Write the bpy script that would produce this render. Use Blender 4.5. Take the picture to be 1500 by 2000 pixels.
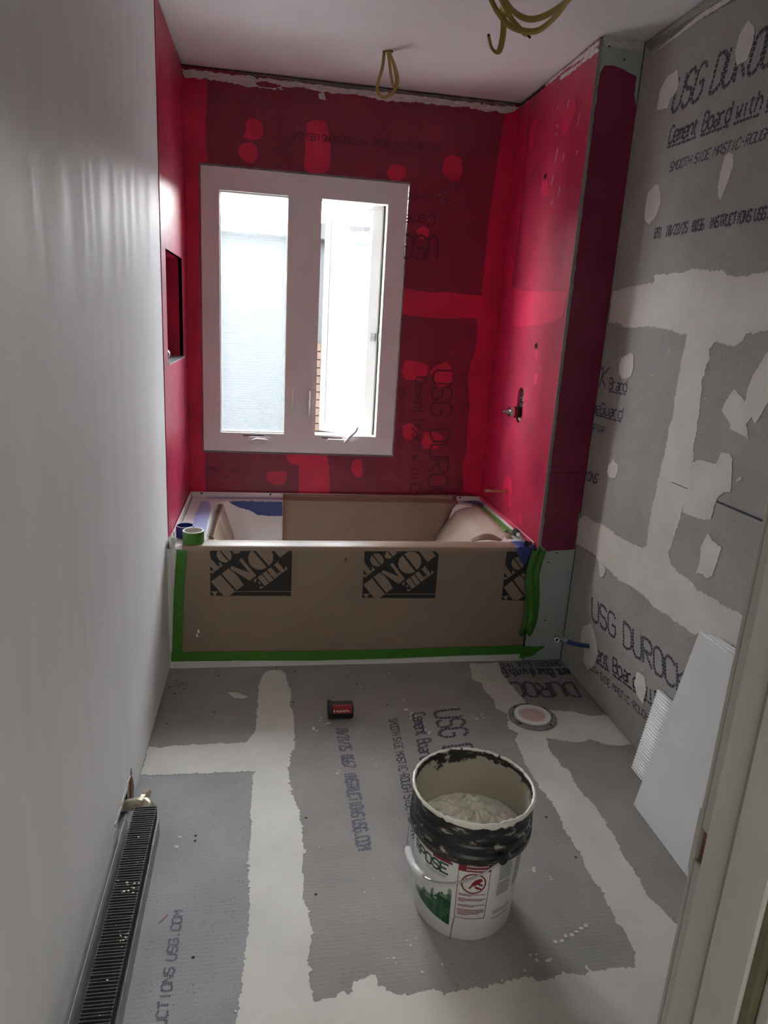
import bpy, bmesh, math, random
from mathutils import Vector, noise
random.seed(7)
S = bpy.context.scene
for o in list(bpy.data.objects):
    bpy.data.objects.remove(o, do_unlink=True)
C = S.collection

# ------------------------------------------------------------------ camera
CAM = (0.3831, -2.6767, 1.4338)
YAW, PITCH, ROLL, FPX = 0.1736, 0.2691, 0.0595, 1353.8
fwd = Vector((math.sin(YAW)*math.cos(PITCH), math.cos(YAW)*math.cos(PITCH), -math.sin(PITCH)))
rgt = Vector((math.cos(YAW), -math.sin(YAW), 0))
upv = rgt.cross(fwd)
r2 = rgt*math.cos(ROLL)+upv*math.sin(ROLL)
u2 = -rgt*math.sin(ROLL)+upv*math.cos(ROLL)
cd = bpy.data.cameras.new('camera'); cam = bpy.data.objects.new('camera', cd); C.objects.link(cam)
from mathutils import Matrix
cam.matrix_world = Matrix(((r2.x,u2.x,-fwd.x,CAM[0]),(r2.y,u2.y,-fwd.y,CAM[1]),(r2.z,u2.z,-fwd.z,CAM[2]),(0,0,0,1)))
cd.sensor_fit = 'VERTICAL'; cd.sensor_height = 24.0; cd.lens = FPX*24.0/2000.0
cd.clip_start = 0.02; cd.clip_end = 200
S.camera = cam

# ------------------------------------------------------------------ world, light, exposure
SKY = 9.0
w = bpy.data.worlds.new('overcast_sky'); S.world = w; w.use_nodes = True
bg = w.node_tree.nodes['Background']; bg.inputs[0].default_value = (0.985, 0.988, 1.0, 1); bg.inputs[1].default_value = SKY
S.view_settings.view_transform = 'Standard'; S.view_settings.look = 'None'
S.view_settings.exposure = 1.97; S.view_settings.gamma = 1.0
S.view_settings.use_curve_mapping = False
# daylight portal in the window opening (only guides the sampling of the sky)
pl = bpy.data.lights.new('window_portal', 'AREA'); pl.shape = 'RECTANGLE'; pl.size = 0.95; pl.size_y = 1.3
pl.cycles.is_portal = True
po = bpy.data.objects.new('window_portal', pl); C.objects.link(po)
po.location = (0.545, 1.25, 1.41); po.rotation_euler = (math.radians(-90), 0, 0)

# ------------------------------------------------------------------ room dimensions (metres)
W = 1.524          # alcove width
D = 0.822          # back wall
H = 2.45           # ceiling
XR = 1.698         # right wall face
YW = -0.01         # front of the plumbing wing
YF = -2.16         # front wall, room side
WX0, WX1, WZ0, WZ1 = 0.07, 1.019, 0.762, 2.057   # window

# ------------------------------------------------------------------ materials
M = {}
def nt(name):
    m = bpy.data.materials.new(name); m.use_nodes = True
    t = m.node_tree; b = t.nodes['Principled BSDF']; M[name] = m
    return m, t, b
def node(t, kind, **kw):
    n = t.nodes.new(kind)
    for k, v in kw.items():
        if k in n.inputs: n.inputs[k].default_value = v
        else: setattr(n, k, v)
    return n
def c4(c): return (c[0], c[1], c[2], 1)
def mul(c, f): return (min(1, c[0]*f), min(1, c[1]*f), min(1, c[2]*f))
def coords(t, obj=False, scale=(1,1,1)):
    tc = t.nodes.new('ShaderNodeTexCoord') if obj else t.nodes.new('ShaderNodeNewGeometry')
    mp = t.nodes.new('ShaderNodeMapping'); mp.inputs['Scale'].default_value = scale
    t.links.new(tc.outputs['Object' if obj else 'Position'], mp.inputs[0])
    return mp.outputs[0]
def ramp(t, fac, stops):
    r = t.nodes.new('ShaderNodeValToRGB')
    e = r.color_ramp.elements
    e[0].position, e[0].color = stops[0][0], c4(stops[0][1])
    e[1].position, e[1].color = stops[-1][0], c4(stops[-1][1])
    for p, c in stops[1:-1]:
        k = e.new(p); k.color = c4(c)
    t.links.new(fac, r.inputs[0]); return r.outputs[0]
def mixc(t, fac, a, b, blend='MIX'):
    n = t.nodes.new('ShaderNodeMix'); n.data_type = 'RGBA'; n.blend_type = blend
    for s, v in ((n.inputs[0], fac), (n.inputs[6], a), (n.inputs[7], b)):
        if hasattr(v, 'is_linked') or hasattr(v, 'links'): t.links.new(v, s)
        elif isinstance(v, (int, float)): s.default_value = v
        else: s.default_value = c4(v)
    return n.outputs[2]
def bump(t, b, h, strength=0.3, dist=0.002):
    n = t.nodes.new('ShaderNodeBump'); n.inputs['Strength'].default_value = strength; n.inputs['Distance'].default_value = dist
    t.links.new(h, n.inputs['Height']); t.links.new(n.outputs[0], b.inputs['Normal'])
def simple(name, col, rough=0.5, var=0.12, vscale=12, bs=0.0, bscale=80, bdist=0.001, metal=0.0, obj=True, spec=0.5, stretch=(1,1,1), coat=0.0):
    m, t, b = nt(name)
    co = coords(t, obj, stretch)
    n = node(t, 'ShaderNodeTexNoise', Scale=vscale, Detail=5.0); t.links.new(co, n.inputs['Vector'])
    t.links.new(ramp(t, n.outputs['Fac'], [(0.3, mul(col, 1-var)), (0.7, mul(col, 1+var))]), b.inputs['Base Color'])
    b.inputs['Roughness'].default_value = rough; b.inputs['Metallic'].default_value = metal
    b.inputs['Specular IOR Level'].default_value = spec
    if coat: b.inputs['Coat Weight'].default_value = coat; b.inputs['Coat Roughness'].default_value = 0.2
    if bs:
        n2 = node(t, 'ShaderNodeTexNoise', Scale=bscale, Detail=4.0); t.links.new(co, n2.inputs['Vector'])
        bump(t, b, n2.outputs['Fac'], bs, bdist)
    return m
def cement(name, col, axis, period=0.011, specks=0.5, lines=0.25):
    """cement board: grey, mesh ridges along one direction, dark pits"""
    m, t, b = nt(name); co = coords(t)
    n = node(t, 'ShaderNodeTexNoise', Scale=5.0, Detail=6.0); t.links.new(co, n.inputs['Vector'])
    base = ramp(t, n.outputs['Fac'], [(0.3, mul(col, 0.88)), (0.7, mul(col, 1.1))])
    wv = node(t, 'ShaderNodeTexWave', Scale=0.314/period, Distortion=2.5, Detail=2.0); wv.inputs['Detail Scale'].default_value = 3.0
    wv.bands_direction = axis; t.links.new(co, wv.inputs['Vector'])
    base = mixc(t, lines, base, ramp(t, wv.outputs['Fac'], [(0.0, (0.55, 0.55, 0.55)), (0.35, (1, 1, 1))]), 'MULTIPLY')
    nz = node(t, 'ShaderNodeTexNoise', Scale=260.0, Detail=3.0); t.links.new(co, nz.inputs['Vector'])
    base = mixc(t, 0.5, base, ramp(t, nz.outputs['Fac'], [(0.25, (0.7, 0.7, 0.7)), (0.75, (1.25, 1.25, 1.25))]), 'MULTIPLY')
    vo = node(t, 'ShaderNodeTexVoronoi', Scale=75.0); t.links.new(co, vo.inputs['Vector'])
    n4 = node(t, 'ShaderNodeTexNoise', Scale=14.0, Detail=2.0); t.links.new(co, n4.inputs['Vector'])
    ma = node(t, 'ShaderNodeMath', operation='MULTIPLY'); t.links.new(vo.outputs['Distance'], ma.inputs[0])
    inv = node(t, 'ShaderNodeMath', operation='DIVIDE'); t.links.new(vo.outputs['Distance'], inv.inputs[0]); t.links.new(n4.outputs['Fac'], inv.inputs[1])
    base = mixc(t, specks, base, ramp(t, inv.outputs[0], [(0.13, (0.28, 0.28, 0.28)), (0.30, (1, 1, 1))]), 'MULTIPLY')
    t.links.new(base, b.inputs['Base Color']); b.inputs['Roughness'].default_value = 0.75
    hm = node(t, 'ShaderNodeMath', operation='ADD'); t.links.new(wv.outputs['Fac'], hm.inputs[0]); t.links.new(nz.outputs['Fac'], hm.inputs[1])
    bump(t, b, hm.outputs[0], 0.16, 0.0010)
    return m
def membrane(name, col, rough, lines=0.0, var=0.18):
    """rolled-on red waterproofing membrane, satin"""
    m, t, b = nt(name); co = coords(t)
    n = node(t, 'ShaderNodeTexNoise', Scale=6.0, Detail=6.0); t.links.new(co, n.inputs['Vector'])
    t.links.new(ramp(t, n.outputs['Fac'], [(0.3, mul(col, 1-var)), (0.7, mul(col, 1+var))]), b.inputs['Base Color'])
    n2 = node(t, 'ShaderNodeTexNoise', Scale=22.0, Detail=4.0); t.links.new(co, n2.inputs['Vector'])
    rr = node(t, 'ShaderNodeMapRange'); rr.inputs[3].default_value = rough-0.08; rr.inputs[4].default_value = rough+0.1
    t.links.new(n2.outputs['Fac'], rr.inputs[0]); t.links.new(rr.outputs[0], b.inputs['Roughness'])
    n3 = node(t, 'ShaderNodeTexNoise', Scale=140.0, Detail=3.0); t.links.new(co, n3.inputs['Vector'])
    h = n3.outputs['Fac']
    if lines:
        wv = node(t, 'ShaderNodeTexWave', Scale=0.314/0.007, Distortion=1.5, Detail=2.0); wv.bands_direction = 'Z'; t.links.new(co, wv.inputs['Vector'])
        mm = node(t, 'ShaderNodeMath', operation='MULTIPLY_ADD'); t.links.new(wv.outputs['Fac'], mm.inputs[0]); mm.inputs[1].default_value = lines; t.links.new(h, mm.inputs[2]); h = mm.outputs[0]
    bump(t, b, h, 0.2, 0.001)
    return m

CG = (0.325, 0.305, 0.286)
cement('cement_floor', CG, 'Y', lines=0.16); cement('cement_floor_pale', (0.345, 0.35, 0.352), 'Y', specks=0.8, lines=0.08)
cement('cement_wall', (0.37, 0.355, 0.335), 'Z', period=0.008, lines=0.12)
cement('cement_edge', (0.33, 0.315, 0.29), 'Z', period=0.004, lines=0.3)
simple('compound', (0.66, 0.633, 0.575), 0.6, 0.07, 7, 0.25, 30, 0.002, obj=False)
simple('compound_wet', (0.82, 0.79, 0.69), 0.32, 0.06, 14, 0.25, 40, 0.002)
simple('compound_smear', (0.66, 0.64, 0.62), 0.6, 0.2, 30, 0.3, 60, 0.002, obj=False, stretch=(1,1,5))
simple('mud_grey', (0.20, 0.185, 0.185), 0.6, 0.35, 18, 0.2, 50, 0.002, obj=False)
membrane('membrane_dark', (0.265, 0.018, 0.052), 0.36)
membrane('membrane_side', (0.46, 0.020, 0.07), 0.36, lines=0.5)
membrane('membrane_bright', (0.68, 0.016, 0.075), 0.38)
membrane('membrane_bright_side', (0.66, 0.020, 0.085), 0.38)
membrane('membrane_wing', (0.23, 0.016, 0.06), 0.5)
simple('green_drywall', (0.42, 0.49, 0.46), 0.7, 0.06, 8, 0.1, 120, obj=False)
simple('ceiling_white', (0.82, 0.80, 0.80), 0.85, 0.03, 2, 0.06, 150, obj=False)
simple('framing_dark', (0.03, 0.028, 0.026), 0.9, 0.2, 10, obj=False)
simple('hall_paint', (0.7, 0.68, 0.64), 0.7, 0.04, 3, obj=False)
simple('jamb_paint', (0.52, 0.51, 0.48), 0.38, 0.06, 6, 0.05, 40, obj=False)
simple('jamb_old_paint', (0.13, 0.125, 0.07), 0.5, 0.2, 20, obj=False)
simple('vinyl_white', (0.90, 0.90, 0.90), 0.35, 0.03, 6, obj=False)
simple('vinyl_out', (0.62, 0.62, 0.60), 0.4, 0.04, 6, obj=False)  # white vinyl, darkened in colour to offset strong sky light on outer parts
simple('sash_vinyl_dimmed', (0.46, 0.46, 0.45), 0.4, 0.04, 6, obj=False)  # same white vinyl, darker still so the sky-lit sash keeps its form
simple('print_ink', (0.055, 0.050, 0.078), 0.7, 0.4, 60, obj=False)
simple('print_ink_faint', (0.11, 0.105, 0.14), 0.7, 0.4, 60, obj=False)
simple('print_under_red', (0.13, 0.012, 0.030), 0.45, 0.3, 60, obj=False)
simple('tub_white', (0.78, 0.76, 0.74), 0.12, 0.02, 3, spec=0.6)
simple('kraft', (0.29, 0.21, 0.15), 0.48, 0.08, 5, 0.25, 3, 0.006)
simple('kraft_light', (0.50, 0.41, 0.33), 0.5, 0.08, 6, 0.25, 4, 0.005)
simple('logo_black', (0.018, 0.017, 0.016), 0.45, 0.2, 40)
simple('card', (0.30, 0.215, 0.15), 0.7, 0.1, 14)
simple('card_dark', (0.05, 0.03, 0.02), 0.8, 0.2, 14)
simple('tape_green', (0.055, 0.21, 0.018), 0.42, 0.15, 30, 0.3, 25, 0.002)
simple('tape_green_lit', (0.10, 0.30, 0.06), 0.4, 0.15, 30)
simple('tape_blue', (0.028, 0.05, 0.24), 0.4, 0.15, 30, 0.3, 25, 0.002)
simple('tape_blue_pale', (0.30, 0.34, 0.60), 0.4, 0.12, 30, 0.3, 25, 0.002)
simple('white_paper', (0.80, 0.79, 0.77), 0.7, 0.05, 20, 0.3, 60, 0.002)
simple('card_core', (0.55, 0.52, 0.47), 0.7, 0.05, 20)
simple('bucket_white', (0.82, 0.81, 0.80), 0.3, 0.05, 9)
simple('label_green', (0.012, 0.075, 0.030), 0.4, 0.1, 10)
simple('label_green_mid', (0.035, 0.13, 0.06), 0.4, 0.3, 40)
simple('label_green_pale', (0.20, 0.30, 0.21), 0.4, 0.3, 40)
simple('label_red', (0.22, 0.012, 0.026), 0.4, 0.1, 10)
simple('label_grey', (0.32, 0.32, 0.32), 0.5, 0.25, 90)
simple('steel', (0.55, 0.55, 0.56), 0.3, 0.1, 20, metal=1.0)
simple('chrome', (0.75, 0.75, 0.76), 0.12, 0.05, 20, metal=1.0)
simple('fin_metal', (0.11, 0.106, 0.10), 0.4, 0.3, 40, metal=0.5)
simple('galvanised', (0.32, 0.32, 0.31), 0.5, 0.25, 25, metal=0.6)
simple('copper', (0.55, 0.26, 0.14), 0.32, 0.25, 30, metal=1.0)
simple('brass_paint', (0.52, 0.46, 0.34), 0.3, 0.3, 30, metal=0.5)
simple('black_rubber', (0.012, 0.012, 0.013), 0.45, 0.3, 30)
simple('battery_red', (0.30, 0.012, 0.016), 0.35, 0.1, 20)
simple('print_white', (0.75, 0.72, 0.72), 0.5, 0.05, 20)
simple('pex_blue', (0.035, 0.06, 0.22), 0.3, 0.1, 20)
simple('flange_grey', (0.22, 0.22, 0.22), 0.5, 0.3, 40, metal=0.3)
simple('pvc_white', (0.78, 0.75, 0.73), 0.3, 0.03, 10)
simple('pvc_inside', (0.62, 0.44, 0.40), 0.4, 0.05, 10)
simple('cable_yellow', (0.40, 0.29, 0.07), 0.38, 0.12, 20)
simple('wire_dark', (0.02, 0.018, 0.018), 0.5, 0.2, 20)
simple('tile_white', (0.74, 0.74, 0.74), 0.28, 0.05, 4, obj=False)
simple('tile_ribbed', (0.74, 0.74, 0.72), 0.3, 0.04, 8, obj=False)
simple('raw_wood', (0.22, 0.11, 0.07), 0.8, 0.3, 40, obj=False)
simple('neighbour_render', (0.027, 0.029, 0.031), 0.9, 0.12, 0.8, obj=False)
simple('neighbour_brick', (0.05, 0.03, 0.02), 0.9, 0.25, 3, obj=False)
simple('ground_grey', (0.6, 0.6, 0.59), 0.9, 0.2, 1, obj=False)
simple('lamp_housing', (0.7, 0.7, 0.68), 0.5, 0.03, 5)

def plaster():
    m, t, b = nt('plaster_white'); co = coords(t, False, (1, 5.0, 0.5))
    n = node(t, 'ShaderNodeTexNoise', Scale=3.0, Detail=5.0); t.links.new(co, n.inputs['Vector'])
    t.links.new(ramp(t, n.outputs['Fac'], [(0.3, (0.79, 0.79, 0.79)), (0.7, (0.86, 0.86, 0.86))]), b.inputs['Base Color'])
    rr = node(t, 'ShaderNodeMapRange'); rr.inputs[1].default_value = 0.35; rr.inputs[2].default_value = 0.65; rr.inputs[3].default_value = 0.5; rr.inputs[4].default_value = 0.66
    t.links.new(n.outputs['Fac'], rr.inputs[0]); t.links.new(rr.outputs[0], b.inputs['Roughness'])
    n3 = node(t, 'ShaderNodeTexNoise', Scale=9.0, Detail=6.0); t.links.new(co, n3.inputs['Vector'])
    bump(t, b, n3.outputs['Fac'], 0.06, 0.001)
plaster()
def bucket_black():
    m, t, b = nt('bucket_black'); co = coords(t, True, (1, 1, 2.2))
    n = node(t, 'ShaderNodeTexNoise', Scale=22.0, Detail=8.0, Roughness=0.7); t.links.new(co, n.inputs['Vector'])
    t.links.new(ramp(t, n.outputs['Fac'], [(0.50, (0.010, 0.010, 0.011)), (0.58, (0.05, 0.045, 0.042)), (0.64, (0.45, 0.43, 0.39))]), b.inputs['Base Color'])
    b.inputs['Roughness'].default_value = 0.4
bucket_black()
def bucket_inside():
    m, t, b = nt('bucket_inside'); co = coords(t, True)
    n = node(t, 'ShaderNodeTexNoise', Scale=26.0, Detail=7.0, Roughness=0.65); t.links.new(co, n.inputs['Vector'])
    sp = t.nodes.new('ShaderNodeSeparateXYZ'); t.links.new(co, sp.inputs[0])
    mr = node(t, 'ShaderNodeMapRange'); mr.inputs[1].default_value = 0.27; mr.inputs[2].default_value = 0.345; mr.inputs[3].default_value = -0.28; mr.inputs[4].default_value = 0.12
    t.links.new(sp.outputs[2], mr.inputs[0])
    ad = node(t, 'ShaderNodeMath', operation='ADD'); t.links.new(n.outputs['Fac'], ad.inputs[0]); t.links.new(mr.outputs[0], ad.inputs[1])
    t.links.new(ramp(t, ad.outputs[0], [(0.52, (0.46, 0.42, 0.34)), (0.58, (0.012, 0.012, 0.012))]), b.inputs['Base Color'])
    b.inputs['Roughness'].default_value = 0.45
    n2 = node(t, 'ShaderNodeTexNoise', Scale=14.0, Detail=4.0); t.links.new(co, n2.inputs['Vector'])
    bump(t, b, n2.outputs['Fac'], 0.3, 0.003)
bucket_inside()
def glass():
    m, t, b = nt('window_glass'); t.nodes.remove(b)
    out = t.nodes['Material Output']
    tr = node(t, 'ShaderNodeBsdfTransparent'); gl = node(t, 'ShaderNodeBsdfGlossy'); gl.inputs['Roughness'].default_value = 0.03
    lw = node(t, 'ShaderNodeFresnel', IOR=1.3); mx = t.nodes.new('ShaderNodeMixShader')
    t.links.new(lw.outputs[0], mx.inputs[0]); t.links.new(tr.outputs[0], mx.inputs[1]); t.links.new(gl.outputs[0], mx.inputs[2]); t.links.new(mx.outputs[0], out.inputs[0])
    m2, t, b = nt('frosted_film'); t.nodes.remove(b); out = t.nodes['Material Output']
    co = coords(t)
    n = node(t, 'ShaderNodeTexNoise', Scale=160.0, Detail=3.0); t.links.new(co, n.inputs['Vector'])
    n2 = node(t, 'ShaderNodeTexNoise', Scale=2.2, Detail=2.0); t.links.new(co, n2.inputs['Vector'])
    col = ramp(t, n.outputs['Fac'], [(0.3, (0.84, 0.90, 0.92)), (0.7, (0.95, 0.98, 1.0))])
    wv = node(t, 'ShaderNodeTexWave', Scale=0.314/0.012, Distortion=1.0, Detail=1.0); wv.bands_direction = 'Z'; t.links.new(co, wv.inputs['Vector'])
    col = mixc(t, 0.25, col, ramp(t, wv.outputs['Fac'], [(0.0, (0.8, 0.8, 0.82)), (0.4, (1, 1, 1))]), 'MULTIPLY')
    tl = node(t, 'ShaderNodeBsdfTranslucent'); t.links.new(col, tl.inputs[0])
    tr = node(t, 'ShaderNodeBsdfTransparent'); t.links.new(col, tr.inputs[0])
    mx = t.nodes.new('ShaderNodeMixShader'); mx.inputs[0].default_value = 0.95
    t.links.new(tl.outputs[0], mx.inputs[1]); t.links.new(tr.outputs[0], mx.inputs[2]); t.links.new(mx.outputs[0], out.inputs[0])
glass()
def emit(name, col, s):
    m, t, b = nt(name); b.inputs['Base Color'].default_value = c4(col)
    b.inputs['Emission Color'].default_value = c4(col); b.inputs['Emission Strength'].default_value = s

# ------------------------------------------------------------------ mesh helpers
def wloc(o):
    v = Vector((0, 0, 0))
    while o is not None: v = v + o.location; o = o.parent
    return v
class MB:
    """collects geometry in world metres; build() makes ONE mesh object"""
    def __init__(s): s.v = []; s.f = []
    def add(s, vs, fs):
        k = len(s.v); s.v += [tuple(p) for p in vs]; s.f += [[i+k for i in f] for f in fs]; return s
    def box(s, a, b):
        x0, y0, z0 = a; x1, y1, z1 = b
        return s.add([(x0,y0,z0),(x1,y0,z0),(x1,y1,z0),(x0,y1,z0),(x0,y0,z1),(x1,y0,z1),(x1,y1,z1),(x0,y1,z1)],
                     [[0,3,2,1],[4,5,6,7],[0,1,5,4],[1,2,6,5],[2,3,7,6],[3,0,4,7]])
    def tube(s, path, r, n=8, caps=True, flat=1.0, upref=None):
        path = [Vector(p) for p in path]; m = len(path); rings = []; prev = None
        for i, p in enumerate(path):
            d = (path[min(i+1, m-1)]-path[max(i-1, 0)]).normalized()
            if prev is None:
                a = Vector(upref) if upref else (Vector((0, 0, 1)) if abs(d.z) < 0.9 else Vector((1, 0, 0)))
                x = d.cross(a).normalized()
            else:
                x = (prev-d*prev.dot(d)).normalized()
            prev = x; y = d.cross(x)
            rr = r[i] if isinstance(r, (list, tuple)) else r
            rings.append([p+x*(rr*math.cos(2*math.pi*k/n))+y*(rr*flat*math.sin(2*math.pi*k/n)) for k in range(n)])
        vs = [q for ring in rings for q in ring]; fs = []
        for i in range(m-1):
            for k in range(n):
                fs.append([i*n+k, i*n+(k+1) % n, (i+1)*n+(k+1) % n, (i+1)*n+k])
        if caps: fs += [list(range(n))[::-1], [(m-1)*n+k for k in range(n)]]
        return s.add(vs, fs)
    def lathe(s, prof, c, n=48, axis='z', closed=False, cap=True):
        vs = []; fs = []; m = len(prof)
        for (r, h) in prof:
            for k in range(n):
                a = 2*math.pi*k/n; u, v = r*math.cos(a), r*math.sin(a)
                if axis == 'z': vs.append((c[0]+u, c[1]+v, c[2]+h))
                elif axis == 'x': vs.append((c[0]+h, c[1]+u, c[2]+v))
                else: vs.append((c[0]+u, c[1]+h, c[2]+v))
        for i in range(m-1 if not closed else m):
            j = (i+1) % m
            for k in range(n):
                fs.append([i*n+k, i*n+(k+1) % n, j*n+(k+1) % n, j*n+k])
        if not closed and cap:
            if prof[0][0] > 1e-6: fs.append([k for k in range(n)][::-1])
            if prof[-1][0] > 1e-6: fs.append([(m-1)*n+k for k in range(n)])
        return s.add(vs, fs)
    def prism(s, poly, fmap, t0, t1):
        """polygon in 2D, fmap(a,b,h)->xyz, from height t0 to t1"""
        n = len(poly)
        vs = [fmap(a, b, t0) for a, b in poly]+[fmap(a, b, t1) for a, b in poly]
        fs = [list(range(n))[::-1], [n+i for i in range(n)]]+[[i, (i+1) % n, n+(i+1) % n, n+i] for i in range(n)]
        return s.add(vs, fs)
    def sheet(s, rows):
        """grid of points rows[i][j]"""
        m, n = len(rows), len(rows[0])
        return s.add([p for r in rows for p in r], [[i*n+j, i*n+j+1, (i+1)*n+j+1, (i+1)*n+j] for i in range(m-1) for j in range(n-1)])
    def build(s, name, mat, parent=None, base=None, smooth=False, bevel=0, solid=0, seg=2):
        off = wloc(parent) if parent is not None else Vector(base or (0, 0, 0))
        me = bpy.data.meshes.new(name)
        me.from_pydata([tuple(Vector(p)-off) for p in s.v], [], s.f)
        bm = bmesh.new(); bm.from_mesh(me); bmesh.ops.recalc_face_normals(bm, faces=bm.faces); bm.to_mesh(me); bm.free()
        me.materials.append(M[mat])
        o = bpy.data.objects.new(name, me); C.objects.link(o)
        if parent is not None: o.parent = parent
        else: o.location = off
        if smooth:
            for p in me.polygons: p.use_smooth = True
            me.set_sharp_from_angle(angle=math.radians(40))
        if solid:
            md = o.modifiers.new('solid', 'SOLIDIFY'); md.thickness = solid; md.offset = 0
        if bevel:
            md = o.modifiers.new('bevel', 'BEVEL'); md.width = bevel; md.segments = seg; md.limit_method = 'ANGLE'
        return o
def tag(o, label=None, cat=None, group=None, kind=None):
    if label: o['label'] = label
    if cat: o['category'] = cat
    if group: o['group'] = group
    if kind: o['kind'] = kind
    return o
def thing(name, label, cat, loc=(0, 0, 0), group=None):
    o = bpy.data.objects.new(name, None); C.objects.link(o); o.location = loc; o.empty_display_size = 0.05
    return tag(o, label, cat, group)
def struct(o, label=None, cat=None): return tag(o, label, cat, kind='structure')
def arc(cx, cy, r, a0, a1, n):
    return [(cx+r*math.cos(math.radians(a0+(a1-a0)*i/n)), cy+r*math.sin(math.radians(a0+(a1-a0)*i/n))) for i in range(n+1)]
def spline(pts, n=8):
    pts = [Vector(p) for p in pts]; P = [pts[0]*2-pts[1]]+pts+[pts[-1]*2-pts[-2]]; out = []
    for i in range(1, len(P)-2):
        for k in range(n):
            t = k/n; a, b, c, d = P[i-1], P[i], P[i+1], P[i+2]
            out.append(0.5*((2*b)+(c-a)*t+(2*a-5*b+4*c-d)*t*t+(3*b-a-3*c+d)*t**3))
    out.append(pts[-1]); return out
def ragged(poly, amp=0.0025, step=0.007):
    out = []; n = len(poly)
    for i in range(n):
        a = Vector(poly[i]); b = Vector(poly[(i+1) % n]); d = b-a; L = d.length
        if L < 1e-5: continue
        k = max(1, int(L/step)); nrm = Vector((-d.y, d.x))/L
        for j in range(k):
            q = a+d*(j/k); lo = noise.noise(Vector((q.x*38, q.y*38, L)))
            o = (amp*1.1*lo+amp*random.triangular(-.8, .8, 0)) if j else 0
            if j and random.random() < 0.10: o += random.choice((-1, 1))*amp*random.uniform(.6, 1.6)
            p = a+d*(j/k)+nrm*o; out.append((p.x, p.y))
    return out
PLANE = {  # (a, b, height off the surface) -> world
    'floor': lambda a, b, h: (a, b, h),
    'ceil': lambda a, b, h: (a, b, H-h),
    'right': lambda a, b, h: (XR-h, a, b),
    'back': lambda a, b, h: (a, D-h, b),
    'redr': lambda a, b, h: (W-h, a, b),
    'wing': lambda a, b, h: (a, YW-h, b),
    'left': lambda a, b, h: (h, a, b),
    'apron': lambda a, b, h: (a, -h, b),
}
def patch(name, plane, poly, mat, parent, t=0.001, amp=0.0025, step=0.007, label=None):
    o = MB().prism(ragged(poly, amp, step), PLANE[plane], -0.0004, t).build(name, mat, parent)
    if label: o['label'] = label
    return o

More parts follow.
